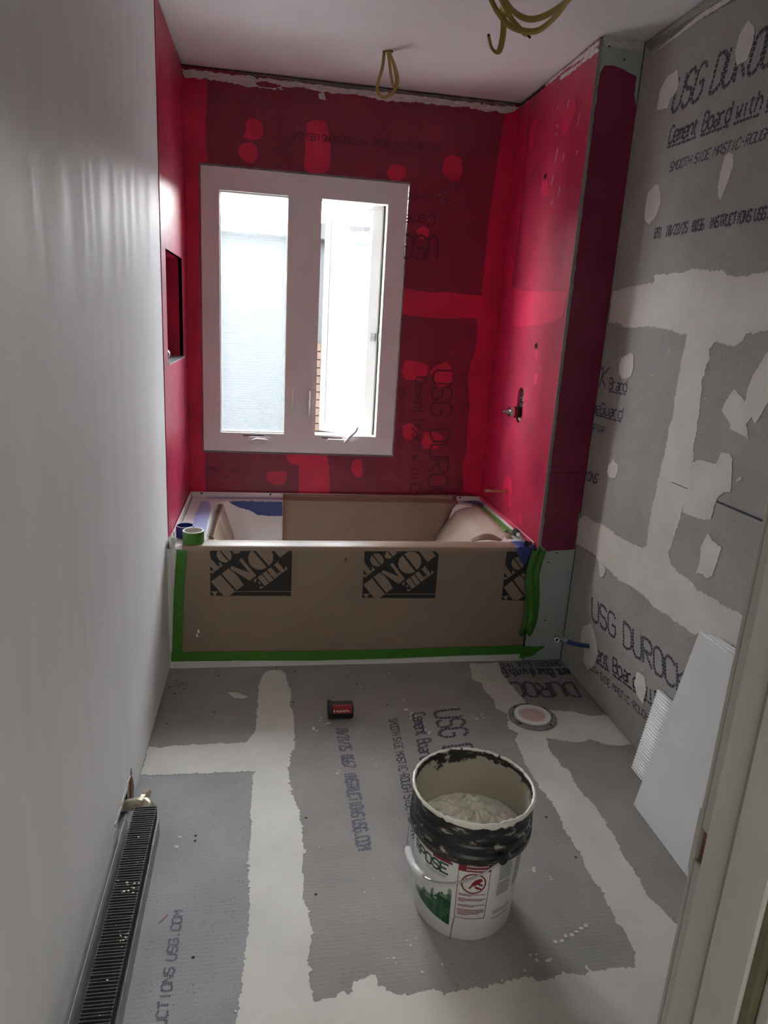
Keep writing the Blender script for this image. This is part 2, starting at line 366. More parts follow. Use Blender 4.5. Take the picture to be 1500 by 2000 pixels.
# ---- outlines of compound patches and printed lines, metres on their own surface
TR = {
  'floor_compound': [
    [(0.3928,-0.0367),(0.3682,-0.0931),(0.3574,-0.1898),(0.3575,-0.3769),(0.3535,-0.4661),(0.3261,-0.5389),(0.2741,-0.5396),(0.1764,-0.5414),(0.0898,-0.5395),(0.0364,-0.5532),(-0.0002,-0.5417),(-0.0023,-0.6912),(0.0523,-0.6956),(0.1523,-0.7004),(0.2676,-0.6994),(0.3579,-0.7026),(0.3486,-0.7255),(0.3485,-0.8226),(0.3458,-0.8985),(0.3516,-0.9512),(0.3485,-1.0006),(0.3442,-1.0763),(0.3461,-1.1419),(0.3519,-1.2086),(0.3519,-1.2796),(0.3484,-1.3449),(0.3444,-1.3857),(0.3438,-1.4007),(0.3428,-1.4582),(0.3363,-1.5143),(0.3319,-1.5422),(0.3119,-1.75),(0.3019,-2.16),(1.45,-2.16),(1.5,-1.55),(1.4171,-1.3925),(1.4091,-1.3574),(1.3939,-1.3159),(1.3996,-1.27),(1.403,-1.2265),(1.4027,-1.1962),(1.3997,-1.17),(1.4074,-1.1223),(1.4127,-1.0779),(1.4095,-1.0411),(1.414,-0.9798),(1.4054,-0.9213),(1.3966,-0.883),(1.3976,-0.8203),(1.4044,-0.7799),(1.3853,-0.7531),(1.3911,-0.7191),(1.3833,-0.6831),(1.3873,-0.6378),(1.4001,-0.5914),(1.4642,-0.6151),(1.5061,-0.6277),(1.563,-0.6079),(1.5996,-0.644),(1.6527,-0.6573),(1.7062,-0.647),(1.7132,-0.5641),(1.7076,-0.5016),(1.6974,-0.458),(1.6266,-0.4588),(1.5767,-0.4282),(1.5005,-0.4122),(1.4117,-0.3617),(1.405,-0.2913),(1.3957,-0.2048),(1.3883,-0.1266),(1.4069,-0.0175),(1.2726,-0.018),(1.2465,-0.1452),(1.2749,-0.1853),(1.272,-0.2594),(1.2855,-0.3194),(1.2733,-0.3866),(1.2905,-0.4009),(1.3084,-0.4217),(1.2795,-0.5239),(1.3042,-0.5554),(1.2761,-0.6015),(1.2728,-0.6748),(1.2644,-0.7437),(1.2698,-0.8019),(1.2691,-0.8724),(1.284,-0.9257),(1.2817,-0.9684),(1.2788,-1.0228),(1.2722,-1.0421),(1.2763,-1.0825),(1.2739,-1.1263),(1.2756,-1.1687),(1.2694,-1.2087),(1.2727,-1.2528),(1.2753,-1.304),(1.2747,-1.3438),(1.2671,-1.3812),(1.2781,-1.403),(1.2741,-1.4384),(1.2716,-1.4764),(1.2496,-1.5107),(1.2005,-1.5054),(1.1467,-1.5103),(1.1351,-1.4912),(1.1274,-1.5152),(1.0807,-1.5066),(1.0523,-1.5105),(1.0254,-1.5196),(1.0032,-1.5172),(0.9981,-1.5046),(0.9408,-1.5087),(0.899,-1.5176),(0.8743,-1.5249),(0.8687,-1.5193),(0.8237,-1.5213),(0.792,-1.5247),(0.7647,-1.5102),(0.7239,-1.5172),(0.7014,-1.5215),(0.6769,-1.5143),(0.6584,-1.4962),(0.6403,-1.4872),(0.6416,-1.4638),(0.624,-1.4642),(0.6012,-1.4713),(0.5844,-1.4858),(0.5758,-1.5053),(0.56,-1.4945),(0.5418,-1.5083),(0.4959,-1.5098),(0.4914,-1.4778),(0.4881,-1.4204),(0.494,-1.391),(0.4958,-1.3805),(0.5045,-1.3248),(0.4961,-1.2682),(0.4872,-1.208),(0.4882,-1.1393),(0.4963,-1.0542),(0.4939,-0.9603),(0.4856,-0.8781),(0.471,-0.8191),(0.464,-0.718),(0.4683,-0.6519),(0.4891,-0.5741),(0.4896,-0.4797),(0.4879,-0.3565),(0.4778,-0.301),(0.4865,-0.2092),(0.4754,-0.1601),(0.4681,-0.0708),(0.4495,-0.03)],
  ],
  'floor_dabs': [
    [(0.2423,-0.2006),(0.2747,-0.2025),(0.323,-0.2398),(0.3,-0.2496),(0.2648,-0.2396)],
  ],
  'right_compound': [
    [(-0.0273,1.4775),(-0.0276,1.5927),(-0.1492,1.6067),(-0.3201,1.6149),(-0.3207,1.6392),(-0.4142,1.6384),(-0.4867,1.6384),(-0.5528,1.6459),(-0.6191,1.6402),(-0.6583,1.6327),(-0.705,1.6353),(-0.722,1.6173),(-0.7742,1.6114),(-0.8519,1.6157),(-0.9011,1.6163),(-1.0111,1.628),(-1.0564,1.4763),(-0.9453,1.4689),(-0.8992,1.4582),(-0.8592,1.4538),(-0.8494,1.4333),(-0.8158,1.4183),(-0.726,1.4287),(-0.7023,1.406),(-0.7159,1.3813),(-0.7031,1.3622),(-0.7068,1.3293),(-0.6926,1.3132),(-0.7045,1.2845),(-0.7037,1.2556),(-0.7101,1.2343),(-0.7118,1.1934),(-0.7151,1.1555),(-0.7097,1.1191),(-0.7229,1.0663),(-0.7192,1.0327),(-0.7219,0.94),(-0.7093,0.8958),(-0.7089,0.8682),(-0.6996,0.8307),(-0.692,0.7861),(-0.6832,0.7547),(-0.6922,0.7149),(-0.6856,0.7466),(-0.7043,0.7157),(-0.7614,0.705),(-0.8222,0.7023),(-0.8598,0.6866),(-0.928,0.6946),(-0.9806,0.6924),(-1.0356,0.6972),(-1.1017,0.6987),(-1.1776,0.6934),(-1.2021,0.6117),(-1.0304,0.5988),(-0.9052,0.5632),(-0.8853,0.5485),(-0.8343,0.5506),(-0.7652,0.5456),(-0.7364,0.5492),(-0.6523,0.5401),(-0.587,0.5526),(-0.5003,0.5525),(-0.4108,0.5413),(-0.3078,0.5522),(-0.2273,0.555),(-0.168,0.567),(-0.0814,0.5642),(-0.0079,0.5533),(0.0111,0.5889),(0.0093,0.6587),(-0.0548,0.6977),(-0.129,0.6928),(-0.2345,0.7051),(-0.3135,0.6983),(-0.4322,0.7004),(-0.5277,0.7119),(-0.5444,0.7261),(-0.5476,0.7271),(-0.5403,0.7737),(-0.5393,0.8552),(-0.5476,0.905),(-0.5506,0.9599),(-0.5547,1.0212),(-0.5626,1.0684),(-0.5605,1.1372),(-0.5761,1.1871),(-0.5662,1.2395),(-0.569,1.2896),(-0.5676,1.302),(-0.5664,1.353),(-0.5731,1.3999),(-0.5769,1.444),(-0.5155,1.4501),(-0.4688,1.4588),(-0.3659,1.4649),(-0.3069,1.468),(-0.2224,1.4579),(-0.1659,1.4613),(-0.114,1.4739)],
  ],
  'right_dabs': [
    [(-0.616,2.3025),(-0.6506,2.2741),(-0.6563,2.2395),(-0.6429,2.1968),(-0.5987,2.1962),(-0.5799,2.2333),(-0.5835,2.2718),(-0.5999,2.2915)],
    [(-0.269,2.2836),(-0.2863,2.2377),(-0.2744,2.2112),(-0.2429,2.2028),(-0.2363,2.1792),(-0.1655,2.1883),(-0.1686,2.25),(-0.2054,2.2805)],
    [(-0.633,1.963),(-0.6504,1.9566),(-0.6636,1.9214),(-0.655,1.8901),(-0.6424,1.8619),(-0.6334,1.8388),(-0.6231,1.8372),(-0.6056,1.8769),(-0.6091,1.9193),(-0.6145,1.9547)],
    [(-0.2299,1.941),(-0.2575,1.9347),(-0.2774,1.9049),(-0.2876,1.8714),(-0.2699,1.8342),(-0.2314,1.8132),(-0.1947,1.8323),(-0.1857,1.8744),(-0.1906,1.9217)],
    [(-0.2447,1.373),(-0.2602,1.3628),(-0.2715,1.3223),(-0.2663,1.3026),(-0.2649,1.2886),(-0.239,1.2793),(-0.1992,1.2744),(-0.1704,1.2892),(-0.1626,1.3145),(-0.1701,1.3493)],
    [(-0.2245,0.9731),(-0.2406,0.9614),(-0.2664,0.9578),(-0.2713,0.932),(-0.2589,0.9022),(-0.2163,0.897),(-0.1925,0.9115),(-0.1906,0.9388),(-0.2162,0.9594)],
    [(-0.8575,1.3041),(-0.9055,1.2791),(-0.9179,1.2234),(-0.8813,1.1945),(-0.8521,1.2138),(-0.8167,1.2358),(-0.8304,1.2703)],
    [(-0.9626,1.411),(-0.9981,1.4494),(-1.0327,1.4094),(-1.002,1.2795),(-0.9842,1.2442),(-0.9707,1.2199),(-0.9529,1.237),(-0.9338,1.2143),(-0.9593,1.1726),(-0.9303,1.182),(-0.9022,1.1861),(-0.868,1.1924),(-0.8887,1.2308),(-0.914,1.2801),(-0.9134,1.3112),(-0.927,1.3515)],
    [(-0.7196,1.0591),(-0.7477,1.0747),(-0.839,1.0809),(-0.8525,1.1174),(-0.8849,1.1207),(-0.9067,1.1101),(-0.9177,1.0584),(-0.9261,1.0151),(-0.8953,1.0073),(-0.8762,0.9901),(-0.8658,0.959),(-0.8634,0.917),(-0.8311,0.9043),(-0.7736,0.899),(-0.7173,0.8981),(-0.7209,0.9431),(-0.7213,1.0167)],
    [(-0.8609,0.8744),(-0.8866,0.8568),(-0.9323,0.8528),(-0.9249,0.796),(-0.9175,0.7544),(-0.8919,0.7379),(-0.8686,0.7456),(-0.8407,0.7317),(-0.8491,0.7751),(-0.8403,0.8218)],
    [(-0.9601,1.0682),(-0.9584,1.0589),(-0.9391,1.0484),(-0.9408,1.0578)],
    [(-0.1789,0.251),(-0.2408,0.2867),(-0.2959,0.2448),(-0.3302,0.2009),(-0.315,0.1384),(-0.2718,0.0943),(-0.2226,0.1104),(-0.2221,0.1597),(-0.1736,0.1708),(-0.1687,0.211)],
    [(-0.6183,0.2759),(-0.6704,0.2803),(-0.6918,0.2444),(-0.6881,0.1879),(-0.6423,0.1975),(-0.6171,0.2261)],
    [(-0.2273,0.555),(-0.2672,0.5565),(-0.2903,0.5457),(-0.2875,0.5124),(-0.2585,0.4981)],
  ],
  'right_top': [
    [(-0.0166,2.4401),(-0.1159,2.428),(-0.4868,2.4104),(-0.7019,2.4137),(-0.7137,2.3742),(-0.4449,2.3862),(-0.2779,2.4032),(-0.0481,2.4061)],
  ],
  'back_patches': [
    [(0.2903,2.2662),(0.3082,2.2658),(0.3398,2.2524),(0.3469,2.2201),(0.3359,2.19),(0.3044,2.1788),(0.2818,2.1788),(0.2592,2.1891),(0.2681,2.2168),(0.2702,2.2499)],
    [(0.2683,2.165),(0.2954,2.1696),(0.3182,2.1508),(0.3185,2.1089),(0.305,2.0866),(0.2778,2.0842),(0.246,2.1024),(0.2347,2.1265),(0.2436,2.1524)],
    [(0.5397,2.2715),(0.5716,2.285),(0.6177,2.2873),(0.6298,2.2718),(0.6407,2.2267),(0.6494,2.181),(0.6494,2.1169),(0.6458,2.0865),(0.6158,2.0688),(0.5595,2.0661),(0.531,2.0808),(0.5279,2.1105),(0.5358,2.1622),(0.5326,2.1956),(0.536,2.2379)],
    [(0.9631,2.1402),(1.0006,2.1253),(1.0069,2.0929),(0.9761,2.0646),(0.9352,2.0685),(0.9133,2.0959),(0.9276,2.1262)],
    [(1.2162,2.2027),(1.263,2.1886),(1.2759,2.1382),(1.2632,2.0926),(1.2303,2.0861),(1.191,2.1087),(1.1756,2.1442),(1.1887,2.1856)],
    [(1.1046,1.8801),(1.1353,1.8633),(1.1331,1.8362),(1.1091,1.819),(1.0829,1.8325),(1.0727,1.8586)],
    [(1.0588,1.2472),(1.1085,1.247),(1.165,1.2337),(1.1831,1.2159),(1.1744,1.1833),(1.1432,1.1522),(1.0652,1.1515),(1.0458,1.1935)],
    [(1.2757,1.2497),(1.2941,1.2318),(1.3109,1.1677),(1.2963,1.1399),(1.2635,1.1249),(1.2173,1.1365),(1.2092,1.1686),(1.1875,1.1946),(1.2157,1.2281)],
    [(1.0968,0.9312),(1.1253,0.9294),(1.1475,0.8966),(1.1418,0.8571),(1.1141,0.8449),(1.0855,0.8469),(1.0665,0.8772),(1.0696,0.9164)],
    [(1.1854,0.8866),(1.2483,0.8886),(1.2842,0.8728),(1.2822,0.8273),(1.2553,0.8008),(1.186,0.8017),(1.1748,0.8355)],
    [(0.3804,0.6538),(0.4284,0.662),(0.4766,0.6631),(0.4809,0.6202),(0.4641,0.5947),(0.4226,0.5903),(0.3809,0.611)],
    [(0.4817,0.7554),(0.6826,0.7594),(0.6954,0.6969),(0.7042,0.552),(0.5453,0.5492),(0.5417,0.6932),(0.4965,0.7063),(0.4788,0.7271)],
    [(0.8178,0.7287),(0.8601,0.7369),(0.8737,0.6795),(0.8683,0.643),(0.8362,0.6387),(0.8094,0.678)],
  ],
  'back_bands': [
    [(0.003,2.4194),(0.0999,2.423),(0.1026,2.3374),(0.0943,2.2425),(0.0969,2.1404),(0.1037,2.0786),(0.0664,2.0614),(0.0707,2.0513),(0.0771,1.4455),(0.0791,0.76),(0.0736,0.7079),(0.0767,0.5364),(0,0.55),(0,2.37)],
    [(1.025,1.5931),(1.1063,1.5832),(1.1716,1.5797),(1.2528,1.5873),(1.3358,1.5823),(1.4247,1.5801),(1.4273,1.9316),(1.4579,2.4387),(1.524,2.42),(1.524,0.55),(1.422,0.5742),(1.4019,0.7268),(1.4202,0.7853),(1.4134,0.9223),(1.4146,1.0345),(1.3932,1.1714),(1.3999,1.2529),(1.4174,1.3074),(1.4216,1.3821),(1.4102,1.4707),(1.346,1.4696),(1.2636,1.4597),(1.1809,1.4601),(1.0987,1.4631),(1.0249,1.4717)],
  ],
  'redr_patches': [
    [(0.822,2.37),(0.6828,2.4363),(0.6449,1.94),(0.6651,1.6243),(0.5167,1.6022),(0.3211,1.59),(0.0096,1.584),(0.0103,1.4917),(0.1116,1.4673),(0.3501,1.4483),(0.5905,1.4373),(0.6246,1.1436),(0.6142,0.7875),(0.67,0.5923),(0.822,0.55)],
    [(0.1455,2.2942),(0.1234,2.2479),(0.2143,2.1802),(0.2773,2.2189),(0.2591,2.2698),(0.1997,2.2908)],
    [(0.5972,2.333),(0.546,2.3006),(0.5601,2.216),(0.6095,2.2055),(0.6447,2.2824)],
    [(0.4191,2.0875),(0.3453,2.0351),(0.3083,1.9768),(0.4039,1.9777)],
    [(0.4728,0.7436),(0.3865,0.7487),(0.3658,0.7171),(0.353,0.6104),(0.443,0.6158),(0.4994,0.6847)],
    [(0.2602,0.6146),(0.201,0.6172),(0.1776,0.5746),(0.2372,0.5745)],
    [(0.2722,1.3494),(0.2345,1.3448),(0.2313,1.3062),(0.2711,1.3168)],
    [(0.2418,1.2533),(0.2044,1.2497),(0.2079,1.2038),(0.2454,1.2068)],
  ],
  'wing_paint': [
    [(1.5531,2.3568),(1.5918,2.3609),(1.626,2.3537),(1.6822,2.335),(1.6822,2.2745),(1.7036,2.2264),(1.7116,2.1991),(1.7088,2.0847),(1.7303,1.6136),(1.7154,0.8328),(1.6916,0.6756),(1.6928,0.5331),(1.6814,0.5296),(1.6344,0.5264),(1.5933,0.5248),(1.5733,0.5203),(1.557,0.5335),(1.5411,0.5436),(1.538,0.56),(1.538,1.2),(1.538,1.9),(1.538,2.2),(1.54,2.33)],
  ],
  'wing_top': [
    [(1.5334,2.448),(1.5585,2.4492),(1.6916,2.4528),(1.6959,2.4275),(1.6782,2.4143),(1.6026,2.4174),(1.5479,2.4162)],
  ],
  'back_top': [
    [(0,2.43),(0.4,2.43),(1,2.43),(1.524,2.43),(1.5319,2.4268),(1.4653,2.4159),(1.3409,2.4165),(1.1936,2.4189),(0.9774,2.4141),(0.8593,2.4106),(0.7654,2.4177),(0.5813,2.4153),(0.4454,2.4136),(0.356,2.4064),(0.2453,2.4091),(0.1577,2.4159),(0.0818,2.4159),(0.0065,2.4139)],
  ],
  'back_mud': [
    [(0.5816,2.4059),(0.6123,2.3988),(0.621,2.3689),(0.5902,2.3727)],
    [(0.7654,2.4177),(0.8203,2.4095),(0.891,2.4062),(0.7977,2.3934),(0.759,2.3896)],
    [(0.3706,2.4246),(0.4751,2.4287),(0.5356,2.4215),(0.5284,2.4072),(0.4156,2.4092)],
  ],
  'redr_top': [
    [(0.822,2.43),(0.4,2.435),(-0.01,2.435),(-0.0106,2.4182),(0.0704,2.4115),(0.2588,2.4278),(0.4128,2.4252),(0.5872,2.4309),(0.7784,2.4235)],
  ],
  'redr_mud': [
    [(0.0015,2.4136),(-0.0171,2.397),(0.0955,2.3993),(0.234,2.4005),(0.3359,2.4058),(0.3233,2.4204),(0.1896,2.4107),(0.0712,2.4139)],
  ],
}
TEXTS = [
  ('10/21/25  0667  INSTRUCTIONS USG.COM','floor',(0.6416,-0.4731),(0.0033,-0.6065),(0.0397,0.0038),'line'),
  ('USG DUROCK','floor',(1.0273,-0.3817),(-0.0561,-0.5983),(0.105,0.0115),'big'),
  ('Cement Board with EdgeGuard','floor',(0.9377,-0.3975),(-0.0637,-0.6593),(0.0495,0.0075),'mid'),
  ('SMOOTH SIDE MASTIC-ROUGH SIDE MORTAR','floor',(0.8433,-0.4297),(-0.036,-0.621),(0.03,0.0049),'thin'),
  ('INSTRUCTIONS USG.COM','floor',(0.1895,-1.6376),(0.0019,0.4005),(-0.0222,0.0026),'line'),
  ('DUROCK','floor',(1.6761,-0.2035),(-0.3452,0.0193),(-0.0132,-0.1153),'big'),
  ('ent Board with Edge','floor',(1.7002,-0.084),(-0.3614,0.0186),(-0.0079,-0.0723),'mid'),
  ('SMOOTH SIDE MASTIC','floor',(1.688,-0.0217),(-0.3396,0.0023),(-0.0063,-0.0379),'thin'),
  ('USG DUROCK','right',(-0.2565,2.1564),(-0.5612,-0.0026),(-0.0216,0.1002),'big'),
  ('Cement Board with EdgeGuard','right',(-0.2734,2.0594),(-0.7484,-0.022),(-0.0063,0.0514),'midu'),
  ('SMOOTH SIDE MASTIC-ROUGH SIDE MORTAR','right',(-0.3075,1.9681),(-0.7364,-0.0052),(-0.0075,0.0268),'thin'),
  ('891  10/22/25  0036  INSTRUCTIONS USG.COM','right',(-0.2753,1.7636),(-0.6389,-0.0083),(-0.0005,0.0315),'line'),
  ('DUROCK','right',(0.2673,1.2279),(-0.3449,-0.0011),(-0.0129,0.0808),'big'),
  ('Brand','right',(-0.1042,1.2255),(-0.1425,0.0033),(0.0047,0.0431),'midu'),
  ('EdgeGuard','right',(0.0914,1.1197),(-0.334,0.0072),(-0.0016,0.0432),'midu'),
  ('MORTAR','right',(0.029,1.0469),(-0.1438,0.0024),(-0.0057,0.0287),'thin'),
  ('INSTRUCTIONS','right',(0.242,0.8209),(-0.3561,0.0254),(-0.0106,0.0402),'line'),
  ('USG DUROCK','right',(-0.234,0.3086),(-0.6843,0.0305),(0.0267,0.0858),'big'),
  ('Cement Board with','right',(-0.208,0.1572),(-0.6081,0.0791),(0.0165,0.053),'midu'),
  ('SMOOTH SIDE MASTIC-ROUGH SIDE','right',(-0.2264,0.0982),(-0.6144,0.0572),(0.0082,0.0264),'thin'),
  ('USG','back',(1.1895,1.8396),(-0.1862,-0.0046),(0.001,-0.1074),'bigd'),
  ('Ceme','back',(1.1594,1.9315),(-0.1617,-0.0103),(0.001,-0.0457),'midd'),
  ('SMOO','back',(1.1319,2.0265),(-0.1282,-0.0084),(-0.0004,-0.027),'thind'),
  ('881  10/21/25  0660  INSTRUCTIONS USG.COM','back',(1.1623,2.2363),(-0.6903,-0.0086),(-0.0002,-0.0283),'lined'),
  ('USG DUROCK','back',(1.2055,1.2131),(0.0273,-0.7844),(0.1043,0.0022),'bigd'),
  ('Cement Board with Edge','back',(1.1182,1.1707),(0.0152,-0.6863),(0.0532,-0.0002),'midd'),
  ('SMOOTH SIDE MASTIC','back',(1.0419,1.1238),(0.0085,-0.5564),(0.0264,0.0011),'thind'),
  ('0881  188','back',(0.0856,0.6585),(0.1586,-0.0069),(0.0002,0.021),'lined'),
]

# ================================================================== SETTING
# ---- floor: subfloor plus separate cement boards
floor = struct(MB().box((-0.1, -2.3, -0.06), (1.8, D+0.1, -0.0125)).build('floor', 'framing_dark'), 'grey cement board floor with pale joint compound strips over the seams', 'floor')
G = 0.0015
for (x0, x1, y0, y1, m) in [(-0.1, .43, -.62, D+.1, 'cement_floor'), (-0.1, .43, YF-.12, -.62, 'cement_floor_pale'),
                            (.43, 1.31, -1.62, D+.1, 'cement_floor'), (.43, 1.8, YF-.12, -1.62, 'cement_floor'),
                            (1.31, 1.8, -.54, D+.1, 'cement_floor'), (1.31, 1.8, -1.62, -.54, 'cement_floor')]:
    MB().box((x0+G, y0+G, -0.0125), (x1-G, y1-G, 0)).build('cement_board', m, floor)
for p in TR['floor_compound']:
    patch('joint_compound', 'floor', p, 'compound', floor, 0.0012, 0.0042, 0.0048, 'pale joint compound strips over the floor seams')
for p in TR['floor_dabs']: patch('compound_dab', 'floor', p, 'compound', floor, 0.001, 0.0008)

# ---- walls
def wall_hole(a0, a1, b0, b1, holes, fmap, t0, t1, mb=None):
    """slab in plane coords with rectangular holes -> MB of boxes"""
    mb = mb or MB()
    xs = sorted({a0, a1, *[h[0] for h in holes], *[h[1] for h in holes]}); ys = sorted({b0, b1, *[h[2] for h in holes], *[h[3] for h in holes]})
    for i in range(len(xs)-1):
        for j in range(len(ys)-1):
            cx, cy = (xs[i]+xs[i+1])/2, (ys[j]+ys[j+1])/2
            if any(h[0] < cx < h[1] and h[2] < cy < h[3] for h in holes): continue
            p, q = fmap(xs[i], ys[j], t0), fmap(xs[i+1], ys[j+1], t1)
            mb.box([min(u, v) for u, v in zip(p, q)], [max(u, v) for u, v in zip(p, q)])
    return mb
# left: white skim-coated wall with a torn pipe hole at the radiator
LW = lambda a, b, h: (h, a, b)
wl = struct(wall_hole(YF, 0.045, 0.006, H, [(-1.05, -0.83, 0.006, 0.105)], LW, -0.016, -0.003).build('wall_left', 'plaster_white'), 'smooth white skim-coated wall with a torn hole near the floor', 'wall')
MB().box((-0.12, YF-.1, 0.0), (-0.075, 0.9, H)).build('framing', 'framing_dark', wl)
# torn plaster flaps round the pipe hole
for poly, m in [([(-.80, 0.035), (-.812, .075), (-.826, .122), (-.842, .06), (-.85, .02), (-.82, .006)], 'raw_wood'),
                ([(-.835, .105), (-.86, .112), (-.90, .108), (-.93, .113), (-.98, .107), (-1.05, .112), (-1.04, .098), (-.95, .095), (-.88, .092)], 'compound_smear'),
                ([(-1.02, .10), (-1.06, .10), (-1.075, .05), (-1.06, .006), (-1.03, .006), (-1.035, .05)], 'compound_smear')]:
    MB().prism(ragged(poly, .005, .009), LW, -0.006, -0.0012).build('torn_edge', m, wl)
# left alcove (red) with niche
NY0, NY1, NZ0, NZ1 = 0.15, 0.655, 1.22, 1.645
wla = struct(wall_hole(0.045, D, 0.50, H-.02, [(NY0, NY1, NZ0, NZ1)], LW, -0.016, 0.0).build('wall_left_alcove', 'membrane_side'), 'red waterproofed alcove wall with a recessed niche above the tub', 'wall')
nb = MB()
nb.box((-0.10, NY0-.01, NZ0-.01), (-0.092, NY1+.01, NZ1+.01)); nb.box((-0.10, NY0-.01, NZ0-.012), (-0.001, NY1+.01, NZ0))
nb.box((-0.10, NY0-.01, NZ1), (-0.001, NY1+.01, NZ1+.012)); nb.box((-0.10, NY0-.012, NZ0-.01), (-0.001, NY0, NZ1+.01)); nb.box((-0.10, NY1, NZ0-.01), (-0.001, NY1+.012, NZ1+.01))
nb.build('niche', 'membrane_bright', wla)
MB().box((-0.092, NY0, NZ0), (0.004, NY1+.03, NZ0+.004)).build('niche_sill', 'galvanised', wla)
MB().box((-0.09, NY1-.012, NZ0+.004), (-.001, NY1, NZ0+.006)).build('niche_bead', 'compound', wla)
# back wall: board face + framing behind, window opening
BK = lambda a, b, h: (a, D-h, b)
wb = struct(wall_hole(-.02, W+.02, 0.4, H-.007, [(WX0-.006, WX1+.006, WZ0-.006, WZ1+.006)], BK, -0.013, 0.0).build('wall_back', 'membrane_dark'), 'dark red waterproofed wall around the casement window', 'wall')
wall_hole(-.12, 1.85, -.06, H+.1, [(WX0-.006, WX1+.006, WZ0-.006, WZ1+.006)], BK, -0.12, -0.0135).build('framing', 'framing_dark', wb)
for p in TR['back_bands']: patch('red_band', 'back', p, 'membrane_bright', wb, 0.0008, 0.002, 0.01)
for p in TR['back_patches']: patch('red_dab', 'back', p, 'membrane_bright', wb, 0.0011, 0.001, 0.01)
for p in TR['back_top']: patch('ceiling_joint', 'back', [(a_, b_ if b_ > 2.425 else b_-.016) for a_, b_ in p], 'compound_smear', wb, 0.0016, 0.005, 0.012, 'smeared pale compound along the ceiling joint')
for p in TR['back_mud']: patch('compound_smear', 'back', p, 'compound_smear', wb, 0.0015, 0.003, 0.006)
patch('joint_tape', 'back', [(.2, 2.443), (1.5, 2.443), (1.5, 2.433), (1.2, 2.429), (.9, 2.431), (.7, 2.426), (.5, 2.432), (.25, 2.439)], 'mud_grey', wb, 0.0022, 0.002)
for (x0, x1, z) in ((.42, .60, 2.395), (.66, .86, 2.392), (.95, 1.12, 2.388), (1.18, 1.36, 2.392), (.3, .42, 2.402)):
    patch('red_gap', 'back', [(x0, z+.006), ((x0+x1)/2, z+.016), (x1, z+.004), (x1-.02, z-.006), (x0+.03, z-.008)], 'membrane_dark', wb, 0.0024, 0.003, 0.006)
# thin rough caulk line round the window
for poly in ([(WX0-.008, WZ1+.003), (WX1+.008, WZ1+.003), (WX1+.008, WZ1+.010), (WX0-.008, WZ1+.010)], [(WX0-.008, WZ0-.010), (WX1+.008, WZ0-.010), (WX1+.008, WZ0-.004), (WX0-.008, WZ0-.004)],
             [(WX1+.005, WZ0), (WX1+.010, WZ0), (WX1+.010, WZ1), (WX1+.005, WZ1)], [(WX0-.010, WZ0), (WX0-.005, WZ0), (WX0-.005, WZ1), (WX0-.010, WZ1)]):
    patch('cut_edge', 'back', poly, 'mud_grey', wb, 0.0013, 0.0015, 0.008)

# plumbing wing: red alcove side + green drywall front
RX = lambda a, b, h: (W-h, a, b)
VY, VZ0, VZ1, VH = 0.388, 1.014, 1.176, 0.040
rw = wall_hole(YW, D, 0.50, H-.012, [(VY-VH, VY+VH, VZ0, VZ1)], RX, -0.013, 0.0)
for sy in (-1, 1):
    for z, sz in ((VZ0, -1), (VZ1, 1)):     # round the ends of the valve slot
        cz = z-sz*VH
        poly = [(VY+sy*VH, z), (VY+sy*VH, cz)]+[(VY+sy*VH*math.cos(t*math.pi/16), cz+sz*VH*math.sin(t*math.pi/16)) for t in range(1, 9)]
        rw.prism(poly, RX, -0.013, 0.0)
wr_ = struct(rw.build('wall_right_alcove', 'membrane_side'), 'glossy red waterproofed end wall carrying the tub plumbing', 'wall')
for p in TR['redr_patches']: patch('red_dab', 'redr', p, 'membrane_bright_side', wr_, 0.001, 0.0015, 0.01)
for p in TR['redr_top']: patch('ceiling_joint', 'redr', p, 'compound_smear', wr_, 0.0012, 0.004, 0.01)
for p in TR['redr_mud']: patch('compound_smear', 'redr', p, 'compound_smear', wr_, 0.0016, 0.004, 0.006)
patch('ceiling_gap', 'redr', [(.80, 2.437), (.50, 2.437), (.50, 2.427), (.80, 2.427)], 'framing_dark', wr_, 0.0016, 0.001)
MB().prism(ragged([(W, .50), (W+.013, .50), (W+.013, H-.012), (W, H-.012)], .0012, .01), lambda a, b, h: (a, YW-h, b), 0.0, 0.003).build('board_edge', 'cement_edge', wr_)
wg = struct(MB().box((W+.0135, YW, 0.006), (XR-.002, YW+.014, H-.006)).build('wall_wing', 'green_drywall'), 'narrow green drywall return painted dark red above the tub', 'wall')
MB().box((W+.0135, YW+.0145, -.01), (XR+.05, D+.1, H+.05)).build('framing', 'framing_dark', wg)
MB().box((W+.0005, YW+.002, .006), (W+.0135, YW+.014, .50)).build('drywall_edge', 'green_drywall', wg)
for p in TR['wing_paint']: patch('red_membrane', 'wing', p, 'membrane_wing', wg, 0.0008, 0.002, 0.012)
for p in TR['wing_top']: patch('ceiling_joint', 'wing', p, 'compound_smear', wg, 0.001, 0.003, 0.008)
for (x, z) in [(1.563, 2.418), (1.626, 2.384), (1.622, 2.13), (1.575, 2.08), (1.574, 1.736), (1.63, 1.684), (1.568, 1.337), (1.625, 1.276), (1.562, .893), (1.62, .892), (1.56, .836), (1.62, .848), (1.582, .472), (1.616, .514), (1.60, .20), (1.66, .12)]:
    MB().lathe([(0, .0016), (.0032, .0016), (.0038, 0)], (x, YW-.0016, z), 8, 'y').build('screw_hole', 'framing_dark', wg)
MB().box((W+.02, YW-.0012, .866), (XR-.01, YW, .8685)).build('board_joint', 'framing_dark', wg)

